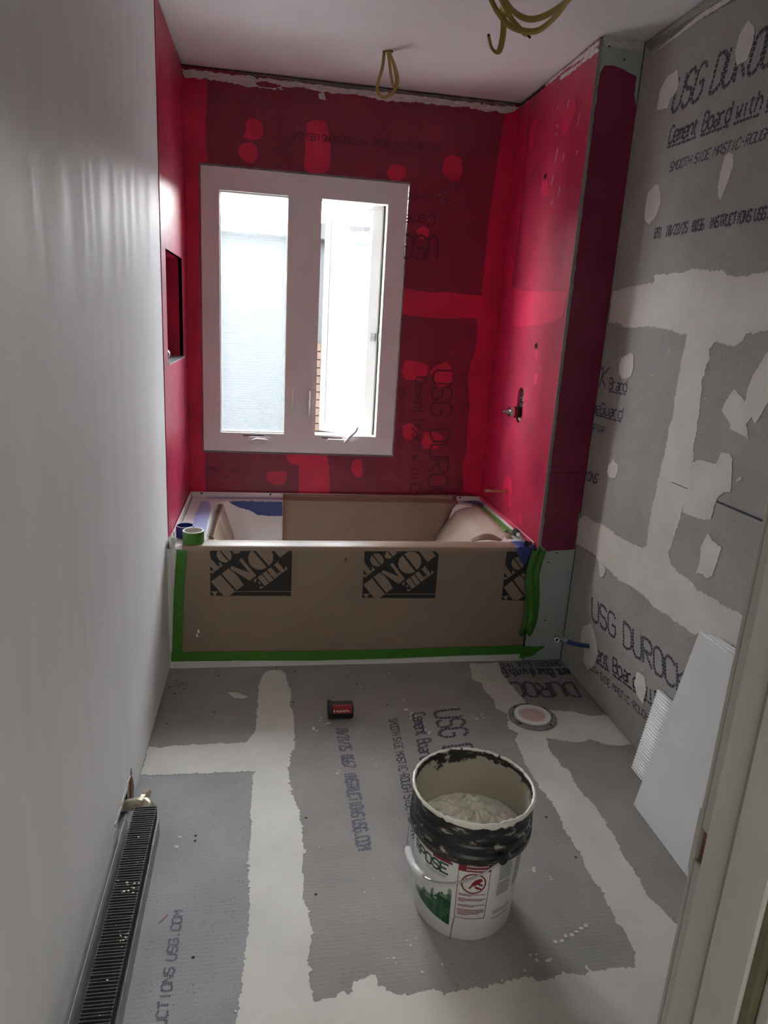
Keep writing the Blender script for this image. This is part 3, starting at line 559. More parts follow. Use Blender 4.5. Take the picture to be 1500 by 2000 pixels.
# right wall: separate cement boards over dark framing
wr = struct(MB().box((XR+.0125, -2.3, -.06), (XR+.09, YW+.1, H+.1)).build('wall_right', 'framing_dark'), 'grey printed cement board wall with pale joint compound bands', 'wall')
for (y0, y1, z0, z1) in [(-2.17, YW-.001, 1.545, H-.008), (-.627, YW-.001, .56, 1.545), (-2.17, -.627, .972, 1.545), (-2.17, -.627, .56, .972), (-2.17, YW-.001, .004, .56)]:
    MB().box((XR, y0+G, z0+G), (XR+.0125, y1-G, z1-G)).build('cement_board', 'cement_wall', wr)
for p in TR['right_compound']: patch('joint_compound', 'right', p, 'compound', wr, 0.0012, 0.0042, 0.0045, 'pale joint compound bands over the wall seams')
for i, p in enumerate(TR['right_dabs']): patch('compound_dab', 'right', p, 'compound', wr, 0.0014+.0001*i, 0.0018, 0.006)
for p in TR['right_top']: patch('ceiling_joint', 'right', p, 'mud_grey', wr, 0.001, 0.003, 0.008)
patch('compound_smear', 'right', [(-.06, 2.385), (-.2, 2.388), (-.35, 2.395), (-.5, 2.39), (-.75, 2.40), (-.75, 2.41), (-.5, 2.405), (-.35, 2.41), (-.2, 2.398)], 'compound_smear', wr, 0.0018, 0.0014, 0.006)
MB().box((XR-.0016, -1.10, .9745), (XR, -.63, .977)).build('pencil_line', 'print_ink', wr)

# ceiling, front wall with doorway, hallway behind the camera
ce = struct(MB().box((-.15, -2.3, H), (1.85, D+.1, H+.08)).build('ceiling', 'ceiling_white'), 'plain white ceiling with two cable drops', 'ceiling')
DX0, DX1, DZ = 0.0, 0.805, 2.03
wf = struct(wall_hole(-.1, 1.8, -.05, H+.02, [(DX0, DX1+.018, -.05, DZ+.018)], lambda a, b, h: (a, YF-h, b), 0.0, 0.115).build('wall_front', 'hall_paint'), 'wall with the open doorway', 'wall')
hw = MB()
hw.box((-.85, -4.1, -.05), (-.8, YF-.115, H)); hw.box((1.8, -4.1, -.05), (1.85, YF-.115, H)); hw.box((-.85, -4.15, -.05), (1.85, -4.1, H))
hw.box((-.85, YF-.115, -.05), (-.1, YF-.06, H)); hw.box((-.85, -4.15, H), (1.85, YF-.115, H+.08))
struct(hw.build('wall_hall', 'hall_paint'), 'plain hallway walls and ceiling outside the doorway', 'wall')
struct(MB().box((-.85, -4.15, -.06), (1.85, -2.3, 0)).build('floor_hall', 'hall_paint'), 'hallway floor outside the doorway', 'floor')
# door frame: right jamb with strike mortise, stop, old paint line; left jamb and head
dr = struct(MB().box((DX1+.003, YF-.115, .0), (DX1+.018, YF-.026, DZ)).build('door_1', 'jamb_paint'), 'grey painted door jamb with an empty strike plate mortise', 'door frame')
sz0, sz1 = .936, .974
wall_hole(YF-.026, YF, 0.0, DZ, [(YF-.026, YF-.006, sz0, sz1)], LW, DX1, DX1+.018).build('jamb_edge', 'jamb_paint', dr, bevel=.003)
MB().box((DX1+.005, YF-.027, sz0), (DX1+.0175, YF-.005, sz1)).build('strike_mortise', 'raw_wood', dr)
MB().prism([(YF-.004, sz0-.022), (YF+.003, sz0-.016), (YF+.003, sz1+.016), (YF-.004, sz1+.022)], LW, DX1+.002, DX1+.016).build('strike_chip', 'jamb_paint', dr)
MB().box((DX1-.010, YF-.058, 0), (DX1+.004, YF-.0265, DZ)).build('jamb_face', 'jamb_paint', dr, bevel=.003)
MB().box((DX1-.002, YF-.064, 0), (DX1+.004, YF-.058, DZ)).build('old_paint_line', 'jamb_old_paint', dr)
MB().box((DX1-.014, YF-.112, 0), (DX1+.004, YF-.064, DZ)).build('door_stop', 'jamb_paint', dr, bevel=.003)
MB().box((DX1-.012, YF-.120, 0), (DX1+.06, YF-.112, DZ)).build('old_paint_edge', 'jamb_old_paint', dr)
MB().box((DX1-.004, YF-.135, 0), (DX1+.07, YF-.120, DZ+.07)).build('casing', 'jamb_paint', dr, bevel=.003)
MB().box((DX0-.018, YF-.115, 0), (DX0, YF, DZ)).build('jamb', 'jamb_paint', dr)
MB().box((DX0-.018, YF-.115, DZ), (DX1+.018, YF, DZ+.018)).build('head_jamb', 'jamb_paint', dr)

# unseen hallway lamp, added as fill light from behind the camera
hl = thing('hall_fill_lamp', 'added round fill lamp, unseen on the hallway ceiling outside the doorway', 'lamp', (.6, -3.2, H-.06))
MB().lathe([(.14, .06), (.15, .05), (.15, .03)], (.6, -3.2, H-.06), 32).build('housing', 'lamp_housing', hl)
emit('fill_lamp_glow', (1.0, .95, .88), 17)
MB().lathe([(.145, .03), (.12, .008), (.07, .001), (0.0001, 0)], (.6, -3.2, H-.06), 32).build('diffuser', 'fill_lamp_glow', hl, smooth=True)

# ---- window
win = struct(thing('window_1', 'white two-panel casement window with frosted glass, right sash cranked open', 'window', (0.545, D, WZ0)))
FR = D-.004     # frame face
LP = (0.152, 0.462, 0.856, 1.961); RP = (0.617, 0.928, 0.856, 1.961)
fm = lambda a, b, h: (a, FR+h, b)
wall_hole(WX0, WX1, WZ0, WZ1, [LP, RP], fm, 0.0, 0.012).build('frame', 'vinyl_white', win)
# stepped inner profile round each opening
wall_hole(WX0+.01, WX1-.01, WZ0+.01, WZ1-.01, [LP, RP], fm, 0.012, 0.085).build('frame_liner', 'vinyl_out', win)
for q in (LP, RP):
    mb = wall_hole(q[0]-.022, q[1]+.022, q[2]-.022, q[3]+.022, [q], fm, -.003, 0.0)
    mb.build('glazing_bead', 'vinyl_white', win)
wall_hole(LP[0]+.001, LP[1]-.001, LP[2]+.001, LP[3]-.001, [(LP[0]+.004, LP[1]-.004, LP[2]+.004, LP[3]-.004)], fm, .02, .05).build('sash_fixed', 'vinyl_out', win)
MB().box((LP[0], FR+.034, LP[2]), (LP[1], FR+.037, LP[3])).build('glass_pane', 'window_glass', win)
MB().box((LP[0]+.003, FR+.0335, LP[2]+.003), (LP[1]-.003, FR+.0339, 1.859)).build('frosted_film', 'frosted_film', win)
# open sash, hinged on the right and swung outwards
HX, HY = 0.925, 0.868
sd = Vector((-.838, .546, 0)); sn = Vector((.546, .838, 0))
def sm(a, b, h): p = Vector((HX, HY, 0))+sd*a+sn*h; return (p.x, p.y, b)
SZ0, SZ1, SW = 0.845, 1.972, 0.325
def sframe(a0, a1, b0, b1, g, t0, t1):
    mb = MB()
    for (p0, p1, q0, q1) in ((a0, a1, b0, b0+g[2]), (a0, a1, b1-g[3], b1), (a0, a0+g[0], b0+g[2], b1-g[3]), (a1-g[1], a1, b0+g[2], b1-g[3])):
        mb.prism([(p0, q0), (p1, q0), (p1, q1), (p0, q1)], sm, t0, t1)
    return mb
sash = sframe(0.012, SW, SZ0, SZ1, (.055, .032, .03, .026), 0.0, .035).build('open_sash', 'sash_vinyl_dimmed', win, bevel=.002)
sframe(0.067, SW-.032, SZ0+.03, SZ1-.026, (.012, .014, .012, .008), 0.006, .029).build('glazing_bead', 'sash_vinyl_dimmed', sash, bevel=.001)
MB().prism([(.07, SZ0+.035), (SW-.035, SZ0+.035), (SW-.035, SZ1-.03), (.07, SZ1-.03)], sm, .016, .019).build('glass_pane', 'window_glass', sash)
MB().prism([(.075, SZ0+.04), (SW-.04, SZ0+.04), (SW-.04, 1.845), (.075, 1.850)], sm, .0150, .0154).build('frosted_film', 'frosted_film', sash)
MB().prism(ragged([(SW-.045, SZ0+.045), (SW-.045, 1.82), (.245, 1.60), (.240, 1.40), (.205, 1.25), (.205, 1.225), (.248, 1.215), (.252, 1.05), (.245, .99), (.258, .89)], .002, .01), sm, .0143, .0146).build('peeling_film', 'frosted_film', sash)
MB().prism([(.02, 1.33), (.045, 1.33), (.045, 1.37), (.02, 1.37)], sm, -.004, 0).build('sash_keeper', 'galvanised', sash)
MB().box((RP[1]-.004, FR+.02, 1.33), (RP[1]-.001, FR+.05, 1.37)).build('jamb_keeper', 'galvanised', win)
# sash locks and crank operators
for x in (.506, .582):
    mb = MB().tube([(x, FR-.004, 1.075), (x, FR-.010, 1.05), (x, FR-.012, 1.0), (x, FR-.009, .955)], [.010, .012, .011, .008], 10, flat=.6)
    mb.box((x-.011, FR-.006, .955), (x+.011, FR, 1.078))
    mb.build('sash_lock', 'vinyl_white', win, smooth=True)
for x0, opened in ((.279, False), (.672, True)):
    z0 = .803; x1 = x0+.134
    cr = MB().prism([(x0+.004, z0), (x1-.004, z0), (x1, z0+.022), (x1-.012, z0+.038), (x0+.012, z0+.038), (x0, z0+.022)], fm, -.024, 0.0).build('crank_base', 'vinyl_white', win, bevel=.003)
    MB().box((x0-.02, FR-.004, z0+.038), (x1-.05, FR-.001, z0+.043)).build('crank_slot', 'print_ink', win)
    if opened:
        MB().tube([(x1-.035, FR-.02, z0+.02), (x1-.015, FR-.045, z0+.055), (x1+.012, FR-.055, z0+.085), (x1+.022, FR-.055, z0+.108)], [.011, .010, .008, .005], 10, flat=.6).build('crank_handle', 'vinyl_white', cr, smooth=True)
    else:
        MB().tube([(x0+.012, FR-.026, z0+.020), (x0+.05, FR-.032, z0+.028), (x0+.09, FR-.031, z0+.026), (x1-.012, FR-.026, z0+.018)], [.006, .010, .010, .006], 10, flat=.6).build('crank_handle', 'vinyl_white', cr, smooth=True)

# ---- outside face of this house, plus, to cut the high sky, an added unseen eave
ex = struct(wall_hole(-4.0, 6.0, -.6, 2.95, [(-.12, 1.85, -.06, H+.1)], lambda a, b, h: (a, .90+h, b), 0.0, 0.042).build('wall_exterior', 'neighbour_brick'), 'brick outside face of the house around the window', 'wall')
MB().box((-4.0, .90, 2.72), (6.0, 1.45, 2.80)).build('sky_cut_eave', 'vinyl_out', ex)
# ---- outside: neighbouring house and ground
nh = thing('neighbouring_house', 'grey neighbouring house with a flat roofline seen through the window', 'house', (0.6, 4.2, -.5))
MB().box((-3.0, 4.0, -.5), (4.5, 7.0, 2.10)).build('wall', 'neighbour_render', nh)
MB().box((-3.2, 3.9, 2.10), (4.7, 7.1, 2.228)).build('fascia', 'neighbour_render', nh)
k = 0
for j in range(20):
    for x0, x1 in (((.77, .86), (.87, .93)) if j % 2 else ((.77, .80), (.81, .93))):
        MB().box((x0, 3.975, -.3+.075*j), (x1, 4.0, -.3+.075*j+.065)).build('brick', 'neighbour_brick', nh)
struct(MB().box((-30, D+.12, -.6), (30, 40, -.5)).build('ground', 'ground_grey'), 'grey paved ground outside', 'ground')

# ================================================================== PRINT (stroke lettering)
GL = {'U':'06 01 10 30 41 46','S':'45 36 16 05 04 13 33 42 41 30 10 01','G':'45 36 16 05 01 10 30 41 43 23','D':'00 06 26 45 41 20 00','R':'00 06 36 45 44 33 03|13 40','O':'10 01 05 16 36 45 41 30 10',
'C':'45 36 16 05 01 10 30 41','K':'00 06|46 03 40','M':'00 06 23 46 40','H':'00 06|46 40|03 43','I':'20 26','E':'46 06 00 40|03 33','A':'00 04 26 44 40|02 42','T':'06 46|26 20','N':'00 06 40 46','B':'00 06 36 45 44 33 03|33 42 41 30 00',
'F':'46 06 00|03 33','P':'00 06 36 45 44 33 03','L':'06 00 40','V':'06 20 46','W':'06 10 23 30 46','0':'10 01 05 16 36 45 41 30 10|11 35','1':'15 26 20|10 30','2':'05 16 36 45 44 00 40','3':'05 16 36 45 44 33 42 41 30 10 01|33 13','5':'46 06 03 33 42 41 30 10 01','6':'36 16 05 01 10 30 41 42 33 13 02','7':'06 46 10','8':'13 04 05 16 36 45 44 33 13 02 01 10 30 41 42 33','9':'10 30 41 45 36 16 05 04 13 43','/':'00 46','.':'20 21','-':'13 33',
'e':'02 42 43 34 14 03 01 10 30 41','m':'00 04|03 14 23 20|23 34 43 40','n':'00 04|03 14 34 43 40','t':'15 11 20 30|04 34','o':'10 01 03 14 34 43 41 30 10','a':'14 34 43 40|41 30 10 01 12 42','r':'00 04|03 14 34','d':'46 40|41 30 10 01 03 14 34 43','w':'04 10 22 30 44','i':'20 24','h':'00 06|03 14 34 43 40','g':'44 40 10|43 34 14 03 02 11 31 42','u':'04 01 10 30 41|44 40'}
GL = {k: [[(int(p[0])/4*.82, int(p[1])/6) for p in s.split()] for s in v.split('|')] for k, v in GL.items()}
def stroke_text(txt, fmap, p0, dv, uv, width, h, dash=0.0, gap=0.0, underline=False, t=0.0004):
    adv = [(.72 if c == ' ' else 1.0) for c in txt]; n = sum(adv); mb = MB(); p0 = Vector(p0); dv = Vector(dv); uv = Vector(uv)
    P = lambda gx, gy: p0+dv*(gx/n)+uv*gy
    def seg(a, b):
        d = b-a; L = d.length
        if L < 1e-5: return
        d /= L; nn = Vector((-d.y, d.x))*(width/2)
        parts = [(0, L)]
        if dash:
            parts = []; s = 0
            while s < L-1e-4: parts.append((s, min(L, s+dash))); s += dash+gap
        for s0, s1 in parts:
            j = nn*random.uniform(.8, 1.15); o = nn*random.uniform(-.25, .25)
            q = [a+d*s0-j+o, a+d*s1-j+o, a+d*s1+j+o, a+d*s0+j+o]
            tt = t+random.uniform(0, .00025); mb.add([fmap(v.x, v.y, tt) for v in q], [[0, 1, 2, 3]])
    for j_, ch in enumerate(txt):
        i = sum(adv[:j_])
        for pl_ in GL.get(ch, []):
            for a, b in zip(pl_[:-1], pl_[1:]): seg(P(i+.1+a[0], a[1]), P(i+.1+b[0], b[1]))
        if underline and ch != ' ':
            seg(P(i+.05, -.2), P(i+.92, -.2))
    return mb
PARENT = {'floor': floor, 'right': wr, 'back': wb}
for (txt, plane, p0, dv, uv, st) in TEXTS:
    hgt = Vector(uv).length; dark = st in ('bigd', 'midd', 'thind', 'lined'); k = st[:-1] if dark else st
    mat = 'print_under_red' if dark else 'print_ink'
    if k == 'big': a = dict(width=hgt*.125, dash=hgt*.11, gap=hgt*.022)
    elif k == 'mid' or k == 'midu': a = dict(width=hgt*.165, dash=hgt*.22, gap=hgt*.035, underline=(k == 'midu'))
    elif k == 'thin': a = dict(width=hgt*.17, dash=hgt*.24, gap=hgt*.07)
    else: a = dict(width=hgt*.22, dash=hgt*.2, gap=hgt*.05)
    if k == 'line' and plane == 'floor': mat = 'print_ink_faint'
    if dark: a['dash'] = 0; a['width'] *= .75
    stroke_text(txt, PLANE[plane], p0, dv, uv, h=hgt, t=(0.0013 if dark else 0.0004), **a).build('printed_lettering', mat, PARENT[plane])
# screw holes and white splashes on the floor
for (x, y) in [(.196, -.979), (.196, -.999), (.229, -1.373), (.072, -.162), (.04, -.198), (.199, -.067), (.038, -.402), (.199, -.339), (.509, -.933), (.52, -1.22), (.493, -.289), (.509, -.049), (.754, -.164), (.854, -.327), (.482, -.571), (1.238, -.994), (1.259, -1.161), (1.55, -.30), (1.61, -.62)]:
    MB().lathe([(.0042, 0), (.0035, .0006), (.0001, .0006)], (x, y, 0), 8).build('screw_hole', 'framing_dark', floor)
sp = MB()
def blob(mb, plane, a, b, r, t=.0009):
    n = 7; mb.prism([(a+r*random.uniform(.55, 1.1)*math.cos(2*math.pi*i/n), b+r*random.uniform(.4, 1.0)*math.sin(2*math.pi*i/n)) for i in range(n)], PLANE[plane], -.0003, t+random.uniform(0, .0006))
for (x, y, r) in [(.60, -.44, .012), (.585, -.42, .008), (.57, -.47, .011), (.63, -.73, .008), (.92, -.30, .007), (.93, -.40, .016), (.945, -.42, .01), (.96, -.52, .012), (1.19, -.44, .01), (1.02, -1.45, .008), (.985, -1.49, .006), (1.06, -1.47, .009), (.74, -1.38, .007), (.68, -1.43, .006), (1.13, -1.06, .008), (1.12, -1.2, .012), (1.16, -1.22, .009), (.15, -1.0, .011), (.33, -.71, .009), (.09, -1.0, .006)]:
    for k in range(3): blob(sp, 'floor', x+random.gauss(0, r), y+random.gauss(0, r), r*random.uniform(.25, .7))
for k in range(70): blob(sp, 'floor', random.uniform(.05, 1.6), random.uniform(-1.6, -.05), random.uniform(.0012, .004))
for k in range(7): blob(sp, 'floor', 1.09+.016*k, -1.425+.006*k+random.uniform(-.004, .004), .007)
tag(sp.build('compound_splashes', 'compound', floor), kind='stuff')
sp = MB()
for (x, y, l, a) in [(.02, -.12, .03, .2), (.035, -.105, .02, 1.2), (.03, -.14, .035, .5), (.05, -.115, .025, -.4), (.045, -.15, .02, .9), (.015, -.16, .018, 1.4), (.06, -.135, .03, .1)]:
    c_, s_ = math.cos(a), math.sin(a); sp.add([(x, y, .0006), (x+l*c_, y+l*s_, .0006), (x+l*c_-.003*s_, y+l*s_+.003*c_, .0006+l*.001), (x-.003*s_, y+.003*c_, .0006+l*.001)], [[0, 1, 2, 3]])
tag(sp.build('dark_scraps', 'print_ink', floor), kind='stuff')
MB().prism([(.137, -1.27), (.155, -1.245), (.157, -1.247), (.139, -1.272)], PLANE['floor'], 0, .0006).build('pencil_mark', 'label_red', floor)
sp = MB()
for k in range(40): blob(sp, 'right', random.uniform(-1.1, -.05), random.uniform(.1, 1.5), random.uniform(.0015, .005))
tag(sp.build('compound_splashes', 'compound', wr), kind='stuff')
sp = MB()
for k in range(11):
    y, z = random.choice((.22, .26, .30, .33, .10))+random.gauss(0, .02), random.uniform(1.85, 2.3); l = random.uniform(.006, .045)
    sp.prism([(y, z), (y+.003, z+.001), (y-.008, z+l), (y-.011, z+l-.002)], PLANE['redr'], 0, .0013)
tag(sp.build('scuff_marks', 'compound_smear', wr_), kind='stuff')
sp = MB()
for (x, z) in ((1.17, 1.93), (1.19, 2.02), (1.2, 2.0), (1.22, 1.97), (1.21, 2.05), (.5, 2.23), (.16, .61), (.17, .585), (.165, .6)):
    for k in range(3): blob(sp, 'back', x+random.gauss(0, .012), z+random.gauss(0, .015), random.uniform(.0015, .005), .0014)
tag(sp.build('scuff_marks', 'mud_grey', wb), kind='stuff')

# ================================================================== BATHTUB
DK = 0.530
tub = thing('bathtub', 'white alcove bathtub partly masked with paper and tape below the window', 'bathtub', (W/2, D/2, 0))
mb = MB()
def rrect(x0, x1, y0, y1, r, z, n=6):
    out = []
    for cx, cy, a in ((x1-r, y1-r, 0), (x0+r, y1-r, 90), (x0+r, y0+r, 180), (x1-r, y0+r, 270)):
        for i in range(n+1):
            t = math.radians(a+90*i/n); out.append((cx+r*math.cos(t), cy+r*math.sin(t), z))
    return out
rings = [rrect(.012, 1.520, .0, .805, .006, 0.03), rrect(.010, 1.520, .0, .805, .006, DK-.02), rrect(.013, 1.520, .004, .805, .006, DK-.006), rrect(.020, 1.518, .014, .803, .006, DK),
         rrect(.125, 1.44, .085, .745, .10, DK), rrect(.135, 1.432, .093, .737, .10, DK-.006), rrect(.142, 1.425, .098, .732, .10, DK-.02),
         rrect(.24, 1.36, .12, .71, .12, .22), rrect(.28, 1.32, .15, .68, .12, .15), rrect(.40, 1.2, .3, .55, .05, .14)]
n = len(rings[0]); vs = [p for r_ in rings for p in r_]
fs = [[i*n+k, i*n+(k+1) % n, (i+1)*n+(k+1) % n, (i+1)*n+k] for i in range(len(rings)-1) for k in range(n)]
fs.append([(len(rings)-1)*n+k for k in range(n)])
mb.add(vs, fs); mb.build('tub_shell', 'tub_white', tub, smooth=True)
MB().box((.012, -.002, 0.0), (1.522, .03, .034)).build('apron_foot', 'tub_white', tub, bevel=.004)
fl = MB(); fl.box((.004, .800, DK-.01), (1.522, .812, .553)); fl.box((.002, .02, DK-.01), (.012, .806, .553)); fl.box((1.513, .02, DK-.01), (1.522, .806, .553))
fl.build('tile_flange', 'tub_white', tub, bevel=.003)
for x in (.058, .40, 1.40):
    MB().lathe([(0.0001, -.0015), (.005, -.0015), (.005, 0)], (x, .800, .546), 10, 'y').build('nail_hole', 'framing_dark', tub)
MB().box((-.003, .002, .0), (.0125, .014, DK-.01)).build('side_caulk', 'white_paper', tub, bevel=.002)
# caulk / membrane bead on the right flange edge
MB().tube([(1.508, .03, .548), (1.510, .3, .550), (1.510, .6, .551), (1.508, .79, .552)], .006, 8).build('sealant_bead', 'membrane_bright_side', tub, smooth=True)

# ---- kraft paper over the apron
pp = thing('kraft_paper_sheet', 'brown kraft paper with black printed logo squares taped over the tub apron', 'paper', (W/2, -.003, .05))
PX0, PX1, PZ0 = .055, 1.535, .060
prof = [(-.003, PZ0), (-.0045, .15), (-.0035, .3), (-.004, .42), (-.0035, DK-.022)]+[(0.016+.0205*math.cos(math.radians(a)), DK-.0165+.0205*math.sin(math.radians(a))) for a in range(170, 89, -16)]+[(.045, DK+.0045), (.080, DK+.004), (.0955, DK-.006), (.101, DK-.03)]
rows = []
for j, (y, z) in enumerate(prof):
    row = []
    for i in range(41):
        t = i/40; xl = PX0 if z > .3 else PX0-.018*(1-z/.3)
        x = xl+(PX1-.02-xl)*t; wv = .0022*math.sin(9*t+z*7)*math.sin(z*9)*(1 if j < 5 else .15)
        row.append((x, y-abs(wv) if j < 5 else y, z))
    rows.append(row)
MB().sheet(rows).build('paper', 'kraft', pp, smooth=True)
# printed logo: black square, stencil slab letters, upside down on the sheet
EL = lambda cx, rx, sgn, n=9: [(cx+sgn*rx*math.sin(math.pi*i/n), .5-.5*math.cos(math.pi*i/n)) for i in range(n+1)]
LOGO = {'H': [[(0,0),(.43,0),(.43,1),(0,1)], [(.55,0),(.98,0),(.98,1),(.55,1)], [(.43,.46),(.55,.46),(.55,.54),(.43,.54)]],
 'T': [[(.3,0),(.7,0),(.7,1),(.3,1)], [(0,1),(.26,1),(.26,.92),(.0,.66)], [(1,1),(.74,1),(.74,.92),(1,.66)], [(.2,0),(.8,0),(.8,.05),(.2,.05)]],
 'E': [[(0,0),(.46,0),(.46,1),(0,1)], [(.52,1),(.92,1),(.92,.72)], [(.52,0),(.92,0),(.92,.28)], [(.52,.5),(.72,.64),(.72,.36)]],
 'O': [EL(.46, .46, -1), EL(.56, .44, 1)],
 'M': [[(0,0),(.12,0),(.16,.85),(.02,1)], [(.02,1),(.36,1),(.62,.05),(.50,.0)], [(.66,0),(1.0,0),(1.0,1),(.66,1)], [(.62,.05),(.66,.3),(.66,1),(.60,.55)]],
 'D': [[(0,0),(.44,0),(.44,1),(0,1)], EL(.54, .46, 1)],
 'P': [[(0,0),(.44,0),(.44,1),(0,1)], [(x, .45+.55*y) for x, y in EL(.54, .42, 1)]]}
def clip(poly, box):
    for ax, v, sg in ((0, box[0], 1), (0, box[1], -1), (1, box[2], 1), (1, box[3], -1)):
        out = []
        for i in range(len(poly)):
            a, b = poly[i], poly[(i+1) % len(poly)]; ia, ib = (a[ax]-v)*sg >= 0, (b[ax]-v)*sg >= 0
            if ia: out.append(a)
            if ia != ib:
                t = (v-a[ax])/(b[ax]-a[ax]); out.append((a[0]+(b[0]-a[0])*t, a[1]+(b[1]-a[1])*t))
        poly = out
        if not poly: return []
    return poly
AP = lambda a, b, h: (a, -.0068-h, b)
def logo(x0, z0, side, xmax):
    top = DK-.012
    sq = MB().prism([(x0, z0), (min(x0+side, xmax), z0-.004), (min(x0+side, xmax), top), (x0, top)], AP, 0, .0004).build('logo_square', 'logo_black', pp)
    ang = math.radians(219.5); d = Vector((math.cos(ang), math.sin(ang))); u = Vector((-d.y, d.x))
    mb = MB(); box = (x0, min(x0+side, xmax), z0+.001, top)
    def word(txt, idx, cu, cv, pitch, wd, ht):
        for i, ch in enumerate(txt):
            cen = Vector((cu, cv))+d*((i-idx)*pitch)
            for pc in LOGO[ch]:
                q = []
                for gx, gy in pc:
                    v = cen+d*((gx-.5)*wd)+u*((gy-.5)*ht); q.append((x0+v.x*side, z0+v.y*side))
                q = clip(q, box)
                if len(q) >= 3: mb.prism(q, AP, .0004, .0007+.00001*len(mb.f))
    word('THE', 1, .735, .275, .150, .140, .150)
    word('HOME', 1, .615, .50, .340, .315, .290)
    word('DEPOT', 3, .17, .535, .185, .170, .185)
    q = clip([(x0, z0+.05*side), (x0+side, z0+.045*side), (x0+side, z0+.053*side), (x0, z0+.058*side)], box)
    mb.prism(q, AP, .0004, .00055)
    mb.build('logo_letters', 'kraft', sq)
logo(.163, .327, .322, 1.5); logo(.780, .312, .314, 1.5); logo(1.391, .297, .316, 1.497)
for (x, z, m) in ((.70, .475, 'label_red'), (.11, .165, 'white_paper'), (.104, .146, 'white_paper')):
    MB().prism(ragged([(x, z), (x+.008, z-.002), (x+.007, z+.016), (x+.001, z+.014)], .001, .004), AP, 0, .0006).build('spot', m, pp)
for (x, z) in ((.48, .19), (.91, .10)):
    MB().prism(ragged([(x, z), (x+.03, z+.010), (x+.055, z+.03), (x+.06, z+.045), (x+.03, z+.035), (x, z+.018)], .0012, .006), AP, 0, .0004).build('dust_mark', 'card', pp)

# ---- green tape strips round the paper
def tape(name, label, pts, width, mat, grp=None, fmap=None, t=.0008, wob=.0015, cat='tape'):
    """pts: centre line in plane coords"""
    pts = [Vector(p) for p in pts]; L, Rr = [], []
    for i, p in enumerate(pts):
        d = (pts[min(i+1, len(pts)-1)]-pts[max(0, i-1)]).normalized(); nn = Vector((-d.y, d.x))*(width/2)
        L.append(p+nn*random.uniform(.94, 1.06)); Rr.append(p-nn*random.uniform(.94, 1.06))
    poly = [(v.x, v.y) for v in L]+[(v.x, v.y) for v in reversed(Rr)]
    q = fmap(poly[0][0], poly[0][1], 0)
    return tag(MB().prism(ragged(poly, .0006, .02), fmap, 0, t).build(name, mat, None, base=q), label, cat, grp)
AQ = lambda a, b, h: (a, -.0075-h, b)
tape('tape_strip', 'green masking tape strip down the left edge of the kraft paper', [(.022+.004, .045), (.034, .2), (.042, .36), (.056, .52)], .042, 'tape_green', fmap=AQ)
tape('tape_strip', 'long green masking tape strip along the bottom edge of the kraft paper', [(.004, .060), (.3, .056), (.6, .050), (.9, .052), (1.2, .056), (1.40, .058), (1.515, .060)], .042, 'tape_green', fmap=lambda a, b, h: (a, -.0085-h, b))
# crumpled right-hand strip: folded ribbon
rows = []
for i in range(13):
    z = .135+.40*i/12; row = []
    for j in range(7):
        t = j/6; x = 1.499+.062*t+.012*math.sin(i*.55)-.012*(1-i/12)
        row.append((x, -.016-.004*math.sin(j*1.9+i*.35)-.003*math.sin(i*1.3), z-.01*math.sin(j*1.7)))
    rows.append(row)
tag(MB().sheet(rows).build('tape_strip', 'tape_green', None, base=(1.52, -.01, .13), solid=.0008, smooth=True), 'crumpled green masking tape hanging down the right edge of the kraft paper', 'tape')
tag(MB().prism(ragged([(1.50, .018), (1.56, .030), (1.585, .052), (1.605, .068), (1.612, .078), (1.575, .074), (1.53, .078), (1.50, .074)], .002, .008), lambda a, b, h: (a, YW-.006-h, b), 0, .0008).build('tape_end', 'tape_green', None, base=(1.55, -.02, .03)), 'loose torn green tape end stuck to the green drywall near the floor', 'tape')
# blue scrap over the front right corner
rows = []
for i in range(8):
    t = i/7; row = []
    for j in range(5):
        s = j/4
        if t < .45: y, z = .075-.085*t/.45, DK+.007
        else: y, z = -.0125-.002*math.sin(j), DK+.005-(t-.45)/.55*.075
        wdt = 1 if t < .5 else 1-.8*(t-.5)/.5
        row.append((1.475+.042*(2*s-1)*wdt+.006*math.sin(i), y, z+.002*math.sin(i*2+j)))
    rows.append(row)
tag(MB().sheet(rows).build('tape_scrap', 'tape_blue', None, base=(1.475, 0, DK), solid=.0006, smooth=True), 'crumpled blue tape scrap folded over the front right tub corner', 'tape')
FD = lambda a, b, h: (a, b, DK+.0006+h)
tag(MB().prism(ragged([(.062, .70), (.098, .70), (.122, .60), (.125, .35), (.128, .15), (.085, .14), (.062, .33)], .002, .01), FD, 0, .0008).build('tape_strip', 'tape_blue_pale', None, base=(.09, .4, DK)), 'pale blue tape strip along the left tub rim', 'tape')
tag(MB().prism(ragged([(.085, .752), (.28, .756), (.46, .757), (.46, .785), (.2, .784), (.085, .778)], .003, .01), FD, .0009, .0016).build('tape_strip', 'tape_blue_pale', None, base=(.27, .77, DK)), 'pale blue tape strip along the back tub rim', 'tape')
BI = lambda a, b, h: (a, .7315-(DK-b)*.08-h-.002, b)
tag(MB().prism(ragged([(.195, .527), (.46, .527), (.46, .455), (.40, .453), (.335, .458), (.30, .480), (.24, .497), (.205, .515)], .002, .01), BI, 0, .0008).build('tape_flap', 'tape_blue', None, base=(.33, .74, .5)), 'dark blue tape flap hanging inside the back of the tub', 'tape')
tag(MB().prism(ragged([(1.40, .758), (1.43, .775), (1.475, .795), (1.50, .78), (1.505, .70), (1.485, .66), (1.462, .70), (1.44, .73)], .006, .01), FD, .0018, .0026).build('tape_scrap', 'tape_blue', None, base=(1.45, .75, DK)), 'torn blue tape scrap at the back right tub corner', 'tape')
